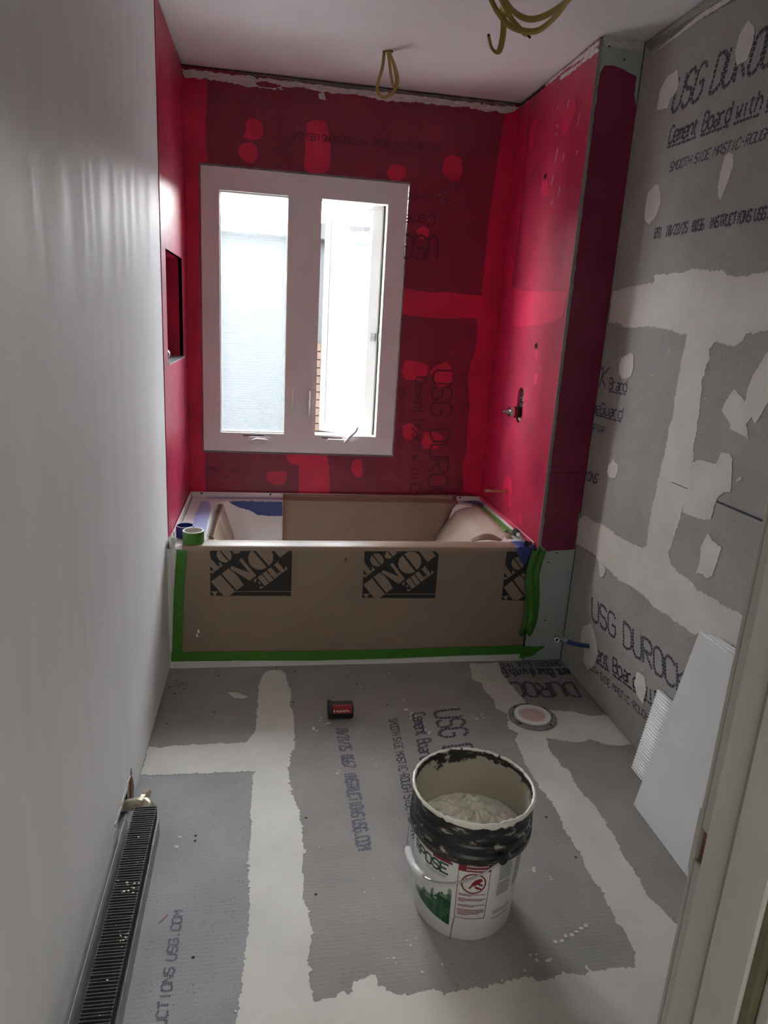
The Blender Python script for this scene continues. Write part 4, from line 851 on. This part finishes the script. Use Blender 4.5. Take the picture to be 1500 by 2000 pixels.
tag(MB().prism(ragged([(1.446, .72), (1.492, .72), (1.502, .45), (1.506, .20), (1.452, .17), (1.447, .45)], .002, .012), FD, 0, .0008).build('tape_strip', 'tape_green_lit', None, base=(1.47, .4, DK)), 'green tape strip along the right tub rim', 'tape')
# ---- papers inside the tub
rows = []
for i, (y, z) in enumerate([(.7935, .553), (.788, .540), (.762, .536), (.742, .531), (.735, .505), (.725, .42), (.71, .30), (.69, .22), (.62, .165)]):
    rows.append([(.462+(1.375-.462)*j/24+(.0 if i < 4 else -.010*(i-3)*(j/24)**4*3), y-.006+.002*math.sin(j*.7), z+.012*(j/24)**2*(1 if i == 0 else 0)) for j in range(25)])
tag(MB().sheet(rows).build('paper_sheet', 'kraft', None, base=(.9, .74, .17), solid=.0008, smooth=True), 'plain brown paper sheet hanging over the back rim into the tub', 'paper')
rows = []
for i in range(21):
    t = i/20; rows.append([(1.462-.065*min(1, t*5)-.20*t+.004*math.sin(3*s_), (.130+.575*s_-.015*t), DK+.006-.27*t**1.25) for s_ in [j/10 for j in range(11)]])
tag(MB().sheet(rows).build('paper_flap', 'kraft_light', None, base=(1.35, .4, .25), solid=.0008, smooth=True), 'light brown paper flap sloping down the right end of the tub', 'paper')
rows = []
for i in range(6):
    t = i/5; rows.append([(1.27+.145*s_, .105+.03*t, DK-.004+.020*math.sin(math.pi*s_)*(.4+t)) for s_ in [j/10 for j in range(11)]])
tag(MB().sheet(rows).build('paper_curl', 'card', None, base=(1.33, .12, DK), solid=.001, smooth=True), 'curled brown paper edge poking above the front rim at the right', 'paper')
cb = thing('corrugated_cardboard', 'corrugated cardboard piece with an open fluted edge at the left end of the tub', 'cardboard', (.17, .4, .3))
def cbm(a, b, h): return (.148+.10*b+h, .10+.60*a, DK+.012-.30*b-.02*a)   # leaning sheet: a along the tub, b down
for h0, h1, nm in ((0, .0012, 'liner'), (.019, .0202, 'liner')):
    MB().prism([(0, 0), (1, 0), (.98, .5), (.55, 1), (.0, 1)], cbm, h0, h1).build(nm, 'card', cb)
fx = []
for k in range(161):
    a = k/160; fx.append((a, .0105+.0088*math.sin(k*math.pi/4)))
m_ = MB(); m_.sheet([[cbm(a, .0, h) for a, h in fx], [cbm(a, .25, h) for a, h in fx]]); m_.build('fluting', 'card', cb, solid=.0016)
MB().prism([(.52, .02), (.99, .02), (.97, .45), (.5, 1.0)], cbm, .0205, .0212).build('face_paper', 'kraft_light', cb)

# ---- tape rolls
def tape_roll(c, r, ri, h, tmat, cmat, label):
    t = thing('tape_roll', label, 'tape roll', c, 'tape rolls on the tub corner')
    MB().lathe([(ri+.002, 0), (r, 0), (r+.0005, h/2), (r, h), (ri+.002, h)], c, 40, closed=True).build('tape_wrap', tmat, t, smooth=True)
    MB().lathe([(ri-.0012, -.0), (ri+.002, 0), (ri+.002, h+.001), (ri-.0012, h+.001)], c, 40, closed=True).build('core', cmat, t, smooth=True)
    MB().lathe([(r-.0045, h), (r-.0005, h), (r-.0005, h+.0008), (r-.0045, h+.0008)], c, 40, closed=True).build('edge_ring', 'white_paper', t)
tape_roll((.094, .052, DK+.005), .0415, .036, .048, 'tape_green', 'card_core', 'green masking tape roll standing nearest on the front left tub corner')
tape_roll((.053, .135, DK+.001), .0365, .032, .048, 'tape_blue', 'tape_blue', 'blue masking tape roll behind the green roll on the tub corner')
# crumpled tissue at the wall
bm = bmesh.new(); bmesh.ops.create_icosphere(bm, subdivisions=3, radius=1)
mbt = MB(); random.seed(3)
vs = []
for v in bm.verts:
    k = 1+.22*math.sin(7*v.co.x+3*v.co.z)+.15*math.sin(11*v.co.y+5*v.co.z); vs.append((.017+.013*v.co.x*k, .012+.018*v.co.y*k, .548+.028*v.co.z*k))
mbt.add(vs, [[v.index for v in f.verts] for f in bm.faces]); bm.free()
tag(mbt.build('crumpled_tissue', 'white_paper', None, base=(.017, .012, DK), smooth=True), 'crumpled white tissue wedged between the wall and the tub corner', 'tissue')
# small hand tool on the right rim
tl = thing('hand_tool', 'small metal and black hand tool lying on the front right tub rim', 'tool', (1.487, .10, DK+.012))
A_, B_ = Vector((1.478, .000, DK+.022)), Vector((1.494, .205, DK+.020))
pt = lambda t: tuple(A_+(B_-A_)*t)
MB().tube([pt(0), pt(.06)], .0125, 14).build('end_cap', 'black_rubber', tl, smooth=True)
MB().tube([pt(.06), pt(.18), pt(.2), pt(.46)], [.0125, .0125, .009, .009], 14).build('shaft', 'steel', tl, smooth=True)
MB().tube([pt(.46), pt(.5), pt(.62), pt(.66)], [.006, .013, .013, .008], 12).build('collar', 'galvanised', tl, smooth=True)
MB().tube([pt(.66), pt(.72), pt(.88), pt(.92)], [.010, .0165, .0165, .010], 8).build('knob', 'black_rubber', tl)
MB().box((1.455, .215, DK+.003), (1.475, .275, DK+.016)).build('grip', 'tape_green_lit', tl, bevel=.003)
MB().tube([(1.465, .20, DK+.012), (1.48, .17, DK+.022), pt(.8)], .003, 8).build('clip_arm', 'steel', tl, smooth=True)

# ================================================================== PLUMBING
mv = thing('shower_valve', 'chrome and black shower mixing valve set in a slot in the red wall', 'valve', (W+.02, VY, (VZ0+VZ1)/2))
MB().box((W+.034, VY-.055, VZ0-.03), (W+.040, VY+.055, VZ1+.03)).build('mounting_plate', 'black_rubber', mv)
MB().lathe([(.0001, -.016), (.018, -.016), (.022, -.010), (.023, .012)], (W+.020, VY+.004, VZ1-.050), 28, 'x').build('cap', 'chrome', mv, smooth=True)
MB().box((W+.0030, VY-.010, VZ1-.0525), (W+.0045, VY+.018, VZ1-.0475)).build('cap_slot', 'black_rubber', mv)
MB().lathe([(.0245, -.050), (.0255, -.045), (.0255, .018)], (W+.02, VY+.004, VZ0+.048), 32, 'x').build('cartridge_sleeve', 'black_rubber', mv, smooth=True)
MB().lathe([(.0245, -.042), (.0262, -.042), (.0262, -.030), (.0245, -.030)], (W+.02, VY+.004, VZ0+.048), 32, 'x', closed=True).build('red_ring', 'label_red', mv, smooth=True)
MB().lathe([(.010, -.068), (.0235, -.066), (.0262, -.056), (.0262, -.046)], (W+.02, VY+.004, VZ0+.048), 32, 'x').build('bonnet', 'chrome', mv, smooth=True)
MB().lathe([(.0035, -.098), (.0048, -.094), (.007, -.075), (.012, -.066)], (W+.02, VY+.004, VZ0+.048), 14, 'x').build('stem', 'steel', mv, smooth=True)
MB().lathe([(.026, -.012), (.029, -.006), (.029, .016)], (W+.02, VY+.004, VZ0+.034), 24, 'x').build('inlet_body', 'galvanised', mv, smooth=True)
for (y, z, lab) in ((.263, 1.367, 'lower'), (.375, 2.056, 'upper')):
    t = thing('pipe_stub', 'small brass pipe stub in the red wall, the %s of the two' % lab, 'pipe', (W, y, z), 'pipe stubs in the red end wall')
    MB().lathe([(.010, .0), (.013, -.002), (.013, .006)], (W-.001, y, z), 18, 'x').build('rim', 'mud_grey', t, smooth=True)
    MB().lathe([(.0001, .001), (.008, .001), (.0085, -.004), (.0105, -.004), (.0105, .004)], (W-.001, y, z), 18, 'x').build('fitting', 'copper', t, smooth=True)
    MB().lathe([(.0001, -.0012), (.0085, -.0012)], (W-.001, y-.002, z), 14, 'x').build('opening', 'framing_dark', t)
cs = thing('copper_stub_pipe', 'thin copper spout stub sticking out of the red wall above the tub', 'pipe', (W, .435, .673))
MB().tube([(W+.01, .435, .673), (W-.05, .447, .671), (W-.085, .454, .670)], .0075, 14).build('pipe', 'copper', cs, smooth=True)
MB().tube([(W-.085, .454, .670), (W-.095, .456, .670), (W-.103, .458, .670)], [.0075, .006, .0035], 14, flat=1).build('pinched_end', 'brass_paint', cs, smooth=True)
MB().lathe([(.0001, -.0015), (.014, -.0015), (.015, 0)], (W, .435, .673), 18, 'x').build('wall_hole', 'membrane_dark', cs)
# water supply
ws = thing('supply_valve', 'chrome water stop valve on a short blue pipe beside the drywall return', 'valve', (1.60, -.25, .2))
MB().tube([(XR+.005, -.250, .192), (1.66, -.250, .198), (1.62, -.250, .208), (1.588, -.250, .220)], .0095, 14).build('blue_pipe', 'pex_blue', ws, smooth=True)
MB().tube([(1.592, -.250, .218), (1.578, -.250, .225)], .0125, 14).build('crimp_ring', 'steel', ws, smooth=True)
MB().tube([(1.582, -.250, .223), (1.556, -.252, .234)], [.0115, .010], 16).build('valve_body', 'chrome', ws, smooth=True)
MB().tube([(1.570, -.252, .230), (1.550, -.268, .236), (1.540, -.278, .238)], [.008, .008, .0105], 16).build('outlet', 'chrome', ws, smooth=True)
MB().lathe([(.0001, -.0012), (.0065, -.0012), (.0066, 0)], (1.5385, -.2805, .2383), 12, 'y').build('outlet_bore', 'framing_dark', ws)
MB().tube([(1.566, -.252, .238), (1.562, -.252, .252)], .005, 10).build('stem', 'chrome', ws, smooth=True)
MB().tube([(1.585, -.256, .246), (1.572, -.257, .259), (1.556, -.257, .271), (1.548, -.256, .276)], [.006, .013, .012, .005], 14, flat=.45).build('oval_handle', 'chrome', ws, smooth=True)
# toilet flange
tf = thing('toilet_flange', 'round toilet floor flange with a white inner ring', 'drain', (1.397, -.455, 0))
fc = (1.397, -.455, 0)
MB().lathe([(.048, .001), (.092, .001), (.092, .006), (.090, .008), (.074, .009), (.072, .004), (.048, .004)], fc, 48, closed=True).build('metal_ring', 'flange_grey', tf, smooth=True)
MB().lathe([(.052, .004), (.070, .004), (.0705, .013), (.068, .0155), (.056, .0155), (.053, .012)], fc, 48, closed=True).build('white_ring', 'pvc_white', tf, smooth=True)
MB().lathe([(.047, .004), (.0515, .004), (.0515, .008), (.0495, .013), (.0465, .013)], fc, 48, closed=True).build('pipe_lip', 'pvc_white', tf, smooth=True)
MB().lathe([(.0465, .010), (.044, .0065), (.038, .006), (.02, .0085), (.0001, .009)], fc, 40, cap=False).build('test_cap', 'pvc_inside', tf, smooth=True)
for a in (35, 125, 215, 305):
    x, y = fc[0]+.082*math.cos(math.radians(a)), fc[1]+.082*math.sin(math.radians(a))
    MB().lathe([(.0001, .0098), (.0045, .0098), (.005, .0085)], (x, y, 0), 10).build('bolt_slot', 'framing_dark', tf)
# niche fitting
nf = thing('niche_fitting', 'small grey metal plug lying in the wall niche', 'fitting', (-.035, .47, NZ0+.004))
MB().lathe([(.017, .0), (.019, .006), (.019, .010), (.011, .012), (.010, .045), (.012, .046), (.012, .05)], (-.05, .44, NZ0+.025), 20, 'y').build('plug_body', 'steel', nf, smooth=True)
MB().lathe([(.0001, -.003), (.016, -.003), (.017, 0)], (-.05, .44, NZ0+.025), 20, 'y').build('plug_cap', 'galvanised', nf, smooth=True)

# ================================================================== RADIATOR
rd = thing('baseboard_radiator', 'dark fin-tube baseboard radiator with its cover off along the white wall', 'radiator', (.06, -1.5, 0))
fin = bpy.data.meshes.new('fin')
fbm = MB().box((-.030, -.0010, -.012), (.030, .0010, .030)).box((-.0302, -.0030, .0285), (-.0285, .0030, .0302)).box((.0285, -.0030, .0285), (.0302, .0030, .0302))
fin.from_pydata(fbm.v, [], fbm.f); fin.materials.append(M['fin_metal'])
FZ = .062; NF = 142
for k in range(NF):
    o = bpy.data.objects.new('fin', fin); C.objects.link(o); o.parent = rd
    y = -.962-.0082*k
    o.location = (.060+.010*(k/NF)-.06, y+1.5, FZ); o.rotation_euler = (random.uniform(-.03, .03), 0, random.uniform(-.03, .03))
MB().tube([(.060, -.93, FZ), (.0655, -1.5, FZ), (.070, -2.13, FZ)], .011, 14).build('pipe', 'fin_metal', rd, smooth=True)
# elbow and stub going into the wall, spattered with paint
MB().tube([(.060, -.955, FZ), (.060, -.935, FZ+.002), (.052, -.922, FZ+.006), (.038, -.918, FZ+.008), (-.03, -.925, FZ+.006)], [.017, .0215, .0215, .019, .014], 16).build('elbow', 'brass_paint', rd, smooth=True)
MB().tube([(.047, -.920, FZ+.007), (.036, -.918, FZ+.008)], .0255, 6).build('union_nut', 'brass_paint', rd, smooth=True)
MB().tube([(.045, -.915, FZ+.012), (.052, -.895, FZ+.020), (.056, -.885, FZ+.024)], [.010, .012, .009], 12).build('bleeder', 'brass_paint', rd, smooth=True)
MB().prism([(-.965, .0), (-.965, .058), (-1.05, .06), (-2.13, .06), (-2.13, 0)], lambda a, b, h: (.0945+.010*(-a-.97)+h, a, b), 0, .0014).build('front_rail', 'galvanised', rd)
MB().prism([(-.97, .0), (-.985, .09), (-1.25, .085), (-1.6, .075), (-2.1, .08), (-2.1, 0)], lambda a, b, h: (.012+h, a, b), 0, .0012).build('back_plate', 'compound_smear', rd)
deb = MB(); random.seed(11)
for k in range(16):
    y = random.uniform(-1.9, -1.0); x = random.uniform(.035, .09); 
    n = 5; r = random.uniform(.0012, .004); deb.prism([(x+r*random.uniform(.4, 1)*math.cos(2*math.pi*i/n), y+r*random.uniform(.3, .8)*math.sin(2*math.pi*i/n)) for i in range(n)], lambda a, b, h: (a+.010*(-b-.97), b, FZ+.0302+h), 0, .0012)
for k in range(14):
    y = random.uniform(-1.27, -1.22) if k < 8 else random.uniform(-1.42, -1.38); x = random.uniform(.05, .09); r = random.uniform(.002, .005); n = 5
    deb.prism([(x+r*random.uniform(.4, 1)*math.cos(2*math.pi*i/n), y+r*random.uniform(.3, .8)*math.sin(2*math.pi*i/n)) for i in range(n)], lambda a, b, h: (a+.010*(-b-.97), b, FZ+.0302+h), 0, .0012)
tag(deb.build('plaster_debris', 'compound', rd), kind='stuff')

# ================================================================== TILES
def lean(bx, by, ty, tilt, ang=0.0):
    s = Vector((math.sin(tilt), 0, math.cos(tilt))); n_ = Vector((-math.cos(tilt), 0, math.sin(tilt)))
    return lambda a, b, h: tuple(Vector((bx, by-a, .0))+s*b+n_*h)
TW = .60
for i, (bx, by, tl_, top) in enumerate(((1.550, -.965, .187, .610), (1.562, -.990, .187, .612), (1.574, -1.010, .187, .614))):
    lab = ('large smooth white tile leaning on the cement board wall, front of its stack', 'large white tile leaning second in the stack at the right wall', 'large white tile leaning hindmost in the stack at the right wall')[i]
    mb = MB().prism([(0, 0), (TW, 0), (TW, top), (0, top)], lean(bx, by, 0, tl_), 0, .0095)
    tag(mb.build('wall_tile', 'tile_white', None, base=(bx, by-TW/2, 0), bevel=.0015), lab, 'tile', 'large tiles leaning on the right wall')
fm_ = lean(1.640, -.782, 0, .150)
rows = []
RN = 150
for i in range(RN+1):
    b = .305*i/RN; row = []
    for j in range(25):
        a = .30*j/24; fade = 1 if a < .055 else max(0, 1-(a-.055)/.03*random.uniform(.6, 1.4))
        row.append(fm_(a, b, .008+.0022*fade*math.sin(b*2*math.pi/.0105+1.4*math.sin(a*40))))
    rows.append(row)
mb = MB().sheet(rows); mb.prism([(0, 0), (.30, 0), (.30, .305), (0, .305)], fm_, -.001, .0055)
tag(mb.build('ribbed_tile', 'tile_ribbed', None, base=(1.64, -.93, 0)), 'smaller ribbed white tile leaning behind the large tiles', 'tile')

# ================================================================== BUCKET
BC = Vector((.892, -1.277, 0))
fc_ = Vector((CAM[0]-BC.x, CAM[1]-BC.y, 0)).normalized(); rt_ = Vector((-fc_.y, fc_.x, 0))
def bdir(phi): a = math.radians(phi); return fc_*math.cos(a)+rt_*math.sin(a)
bk = thing('bucket', 'white and black plastic bucket of pale joint compound with a wire handle', 'bucket', tuple(BC))
RB0, RB1, ZC = .1235, .1375, .250
br = lambda z: RB0+(RB1-RB0)*z/ZC
MB().lathe([(.0001, .003), (RB0-.008, .003), (RB0-.004, 0), (RB0, .006), (RB1, ZC)], BC, 72, cap=False).build('body', 'bucket_white', bk, smooth=True)
MB().lathe([(.1375, .232), (.138, .238), (.1470, .243), (.1505, .248), (.1510, .262), (.1460, .267), (.1455, .278), (.1495, .282), (.1495, .290), (.1455, .294), (.1460, .308), (.1480, .312), (.1460, .316), (.1465, .336), (.1500, .339), (.1500, .349), (.1475, .352), (.1445, .351), (.1435, .345), (.141, .338)], BC, 72, cap=False).build('collar', 'bucket_black', bk, smooth=True)
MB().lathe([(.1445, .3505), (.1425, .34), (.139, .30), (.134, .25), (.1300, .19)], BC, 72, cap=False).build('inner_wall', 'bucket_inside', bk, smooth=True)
# compound: scooped, lumpy surface
random.seed(5); rows = []; lumps = [(random.uniform(0, 360), random.uniform(.0, .11), random.uniform(.008, .022), random.uniform(-.006, .016)) for _ in range(46)]
for i in range(46):
    r_ = .1315*i/45; row = []
    for j in range(145):
        a = 2*math.pi*j/144; x, y = r_*math.cos(a), r_*math.sin(a)
        z = .214+.02*(r_/.136)**3+.010*(x*.4-y)/.136
        for (la, lr, ls, lh) in lumps:
            lx, ly = lr*math.cos(math.radians(la)), lr*math.sin(math.radians(la)); d2 = (x-lx)**2+(y-ly)**2
            z += lh*math.exp(-d2/(2*(ls*.55)**2))
        nv = noise.noise(Vector((x*26, y*26, 1.7))); n2 = noise.noise(Vector((x*62+3, y*62, .3)))
        z += (.034*(.5-abs(nv))+.014*(.4-abs(n2)))*(1-(r_/.136)**6)
        row.append((BC.x+x, BC.y+y, z))
    rows.append(row)
MB().sheet(rows).build('joint_compound', 'compound_wet', bk, smooth=True)
# compound smeared over the rim
pts = []; rad = []
for j in range(91):
    a = 2*math.pi*j/90+math.pi; d = bdir(math.degrees(a)); pts.append((BC.x+d.x*.147, BC.y+d.y*.147, .3495+random.uniform(-.001, .0015)))
    face = max(0, math.cos(a-.5)); rad.append(.0026+.0022*random.random()+.0048*face*random.random())
pts[-1] = pts[0]; rad[-1] = rad[0]
MB().tube(pts, rad, 8, caps=False).build('rim_smear', 'compound_wet', bk, smooth=True)
def bw(phi, z, h): d = bdir(phi); r_ = br(z)+h; return (BC.x+d.x*r_, BC.y+d.y*r_, z)
def wrap_rect(mb, p0, p1, z0, z1, h=.0005):
    n_ = max(1, int(abs(p1-p0)/3)); rows_ = [[bw(p0+(p1-p0)*j/n_, z, h) for j in range(n_+1)] for z in (z0, z1)]
    mb.sheet(rows_); return mb
# green block lettering, panel, picture, text blocks
lt = MB()
def blt(ch, p0, wd, z0, ht, th):
    for pl_ in GL[ch]:
        pl_ = [(p0+x/.74*wd, z0+y*ht) for x, y in pl_]
        for a, b in zip(pl_[:-1], pl_[1:]):
            va = Vector((a[0]*.0024, a[1])); vb = Vector((b[0]*.0024, b[1])); d = (vb-va); L = d.length; d /= L; nn = Vector((-d.y, d.x))*th/2
            e = d*th*.35
            q = [va-e-nn, vb+e-nn, vb+e+nn, va-e+nn]
            lt.add([bw(v.x/.0024, v.y, .0006) for v in q], [[0, 1, 2, 3]])
for i, ch in enumerate('RPOSE'): blt(ch, -64+9.8*i, 7.4, .190, .0265, .0053)
lt.build('label_lettering', 'label_green', bk)
mb = MB(); wrap_rect(mb, -44, -18, .1795, .1815); wrap_rect(mb, -46, -18, .1745, .1753); mb.build('label_lines', 'label_grey', bk)
mb = MB(); wrap_rect(mb, -62, -14, .228, .238); wrap_rect(mb, -34, -12, .222, .228); mb.build('label_red_band', 'label_red', bk)
mb = MB(); wrap_rect(mb, -6, 27, .214, .238); mb.build('warning_header', 'label_red', bk)
mb = MB()
for (p0, p1, z0, z1) in ((-6, -5.4, .072, .214), (26.4, 27, .072, .214), (-6, 27, .072, .0734)): wrap_rect(mb, p0, p1, z0, z1)
for i, (z, e) in enumerate(((.146, 24), (.142, 10), (.132, 25), (.128, 22), (.124, 3), (.113, 25), (.109, 14), (.099, 25), (.095, 25), (.091, 25), (.087, 20), (.083, 8))): wrap_rect(mb, -3.5, e, z, z+.0016)
# prohibition roundel with a falling-figure silhouette
RC, RR = 10.5, .0300
ring = [(RC+math.degrees(RR*math.cos(t)/.134), .180+RR*math.sin(t)) for t in [2*math.pi*i/40 for i in range(41)]]
ring2 = [(RC+math.degrees((RR-.0035)*math.cos(t)/.134), .180+(RR-.0035)*math.sin(t)) for t in [2*math.pi*i/40 for i in range(41)]]
mb.sheet([[bw(p, z, .0006) for p, z in ring], [bw(p, z, .0006) for p, z in ring2]])
RQ = lambda x, y: bw(RC+math.degrees(x*1.1/.134), .180+y, .0006)
for poly in ([(-.016, .016), (-.019, .013), (.016, -.019), (.019, -.016)], [(-.005, .0), (.004, .012), (.016, .016), (.019, .008), (.008, -.002), (.0, -.008)], [(-.010, -.014), (-.007, -.016), (.0, -.004), (-.004, -.002)], [(.006, -.006), (.013, -.014), (.010, -.018), (.002, -.010)], [(.012, .002), (.021, -.004), (.018, -.008), (.008, -.002)]):
    mb.add([RQ(x, y) for x, y in poly], [list(range(len(poly)))])
mb.build('warning_panel', 'label_red', bk)
mb = MB()
for (z, p0, p1) in ((.2285, 2, 24), (.2185, 2, 24)):
    p = p0
    while p < p1: wrap_rect(mb, p, p+1.5, z, z+.0042, .0008); p += 2.0
mb.build('warning_lettering', 'print_white', bk)
mb = MB(); random.seed(9)
cells = [MB(), MB(), MB()]
for i in range(13):
    p0 = -64+4.1*i; top = .072+.0045*i+random.uniform(-.004, .016)*(i/12+.3); bot = .066-.0020*i
    z = bot; 
    while z < top-.004:
        hgt = random.uniform(.010, .020); z1 = min(top, z+hgt)
        c_ = 2 if z1 >= top-.003 and random.random() < .6 else random.choice((0, 0, 1, 1, 1))
        wrap_rect(cells[c_], p0, p0+4.1, z, z1, .0005+.0001*c_)
        z = z1
    tip = random.uniform(.2, .9); cells[random.choice((1, 2, 2))].add([bw(p0, top, .0006), bw(p0+4.1, top, .0006), bw(p0+4.1*tip, top+random.uniform(.004, .014), .0006)], [[0, 1, 2]])
for k, m in enumerate(('label_green', 'label_green_mid', 'label_green_pale')): cells[k].build('skyline_picture', m, bk)
mb = MB()
for z in [.226-.0028*i for i in range(34)]:
    if .170 < z < .178: continue
    wrap_rect(mb, 37, random.uniform(52, 57), z, z+.0014); wrap_rect(mb, 60, random.uniform(76, 80), z, z+.0014)
for z in (.085, .081, .077, .065, .061): wrap_rect(mb, 36, random.uniform(60, 75), z, z+.0016)
tag(mb.build('fine_print', 'label_grey', bk), kind='stuff')
# drip and dirt
MB().prism([(-8.5, .0), (-7.6, .0), (-6.2, .066), (-4.8, .072), (-7.4, .045)], bw, 0.0003, .0012).build('drip', 'mud_grey', bk)
# wire handle with grip
E1, E2 = bdir(32), bdir(-58); ze = .262
def bail(t):
    c, s = math.cos(t), math.sin(t); p = BC+E1*(.156*c)+E2*(.149*s); return (p.x, p.y, ze-.108*s)
MB().tube([bail(math.pi*i/40) for i in range(41)], .0024, 8).build('wire_handle', 'steel', bk, smooth=True)
MB().tube([bail(math.pi*(.40+.20*i/10)) for i in range(11)], [.0085, .0095, .0095, .0095, .0095, .0080, .0095, .0095, .0095, .0095, .0085], 12).build('grip', 'bucket_white', bk, smooth=True)
for sg in (1, -1):
    p = BC+E1*(sg*.1505); q = BC+E1*(sg*.162)
    MB().tube([(p.x, p.y, ze), (q.x, q.y, ze)], [.013, .010], 14).build('handle_ear', 'bucket_black', bk, smooth=True)

# ================================================================== BATTERY
bt = thing('tool_battery', 'small red and black tool battery lying on the floor in front of the tub', 'battery', (.662, -.405, 0))
prof = [(.026*math.cos(math.radians(a)), .026+.026*math.sin(math.radians(a))) for a in range(180, 361, 15)]
prof = [(-.024, .046), (-.027, .03)]+[(y, z) for y, z in prof if z < .03]+[(.027, .03), (.024, .046), (.016, .052), (-.016, .052)]
BS = 1.14
X_ = lambda x: (lambda a, b, h: (.662+(x+h-.662)*BS, -.405+a*BS, b*BS))
MB().prism(prof, X_(.630), 0, .072).build('body', 'black_rubber', bt, bevel=.003)
MB().prism([(a*1.14, .001+b*1.06) for a, b in prof], X_(.620), 0, .012).build('end_flange', 'black_rubber', bt, bevel=.003)
MB().prism([(-.0272, .031), (-.0245, .0465), (-.0165, .0528), (-.010, .0530), (-.010, .050), (-.020, .044), (-.023, .031)], X_(.634), 0, .062).build('red_panel', 'battery_red', bt)
lg = MB()
for k in range(9):
    x = .645+.0046*k; dz = .004*math.sin(k*1.9)
    lg.add([(x, -.4323, .0375+dz), (x+.005, -.4322, .0385-dz), (x+.005, -.4318, .0415-dz), (x, -.4318, .0405+dz)], [[0, 1, 2, 3]])
lg.add([(.646, -.4245, .0495), (.690, -.4245, .0495), (.690, -.4230, .0508), (.646, -.4230, .0508)], [[0, 1, 2, 3]])
lg.add([(.637, -.4325, .036), (.640, -.4325, .036), (.640, -.4312, .044), (.637, -.4312, .044)], [[0, 1, 2, 3]])
lg.v = [(.662+(x-.662)*BS, -.405+(y+.405)*BS, z*BS) for x, y, z in lg.v]
lg.build('white_lettering', 'print_white', bt, solid=.0005)

# ================================================================== CEILING CABLES
c1 = thing('ceiling_cable', 'short yellow cable loop hanging from the ceiling near the window', 'cable', (.828, .39, H))
cz = lambda px, py: (.828+.0020*(px-758)+.0001*(py-100), .39, H-.00177*(py-100)+.0002*(px-758))
MB().tube(spline([cz(751, 96), cz(747, 130), cz(738, 163), cz(737, 178), cz(744, 188), cz(754, 190), cz(768, 181), cz(776, 166), cz(777, 148), cz(771, 128), cz(763, 108), cz(760, 96)], 6), .0062, 8, flat=.45, upref=(0, 1, 0)).build('cable_loop', 'cable_yellow', c1, smooth=True)
def off(p, dy): return (p[0], p[1]+dy, p[2])
MB().tube(spline([off(cz(756, 96), -.01), off(cz(760, 125), -.012), off(cz(763, 150), -.012), off(cz(767, 167), -.01), off(cz(772, 169), -.008), off(cz(774, 158), -.006), off(cz(770, 135), -.006), off(cz(763, 112), -.008), off(cz(761, 97), -.01)], 6), .0060, 8, flat=.45, upref=(0, 1, 0)).build('cable_loop', 'cable_yellow', c1, smooth=True)
MB().lathe([(.0001, -.0012), (.014, -.0012), (.017, 0)], (.832, .39, H), 14).build('ceiling_hole', 'framing_dark', c1)
c2 = thing('ceiling_cable', 'large coil of yellow cable with loose ends hanging at the top edge', 'cable', (1.10, -.55, H))
c2l = [(1.12, -.62, H), (1.18, -.62, 2.38), (1.185, -.545, 2.315), (1.165, -.47, 2.285), (1.135, -.43, 2.275), (1.075, -.42, 2.283), (1.02, -.45, 2.302), (.975, -.49, 2.335), (.955, -.56, 2.365), (.98, -.64, 2.385), (1.06, -.68, 2.38), (1.15, -.65, 2.36), (1.195, -.56, 2.33), (1.175, -.48, 2.315), (1.125, -.445, 2.300), (1.07, -.45, 2.308), (1.02, -.48, 2.335), (.985, -.53, 2.365), (.99, -.60, 2.40), (1.08, -.63, 2.42), (1.11, -.62, H)]
MB().tube(spline(c2l, 7), .0092, 8, flat=.45, upref=(0, 0, 1)).build('cable_coil', 'cable_yellow', c2, smooth=True)
MB().tube(spline([(1.03, -.60, 2.42), (1.02, -.50, 2.36), (1.0375, -.43, 2.335), (1.0525, -.405, 2.28), (1.0500, -.40, 2.235), (1.040, -.402, 2.220), (1.022, -.405, 2.228), (1.010, -.407, 2.255)], 7), .0090, 8, flat=.45, upref=(0, 1, 0)).build('cable_tail', 'cable_yellow', c2, smooth=True)
MB().tube([(1.010, -.407, 2.255), (1.008, -.407, 2.262)], .004, 8).build('conductor', 'wire_dark', c2)
e2 = [(.985, -.56, 2.39), (1.005, -.47, 2.355), (1.055, -.425, 2.315), (1.10, -.405, 2.288), (1.128, -.40, 2.276)]
MB().tube(spline(e2, 7), .0086, 8, flat=.45, upref=(0, 0, 1)).build('cable_tail', 'cable_yellow', c2, smooth=True)
MB().tube([(1.128, -.40, 2.276), (1.140, -.398, 2.270)], .0035, 8).build('conductor', 'wire_dark', c2)
MB().lathe([(.0001, -.0012), (.022, -.0012), (.025, 0)], (1.115, -.62, H), 18).build('ceiling_hole', 'framing_dark', c2)
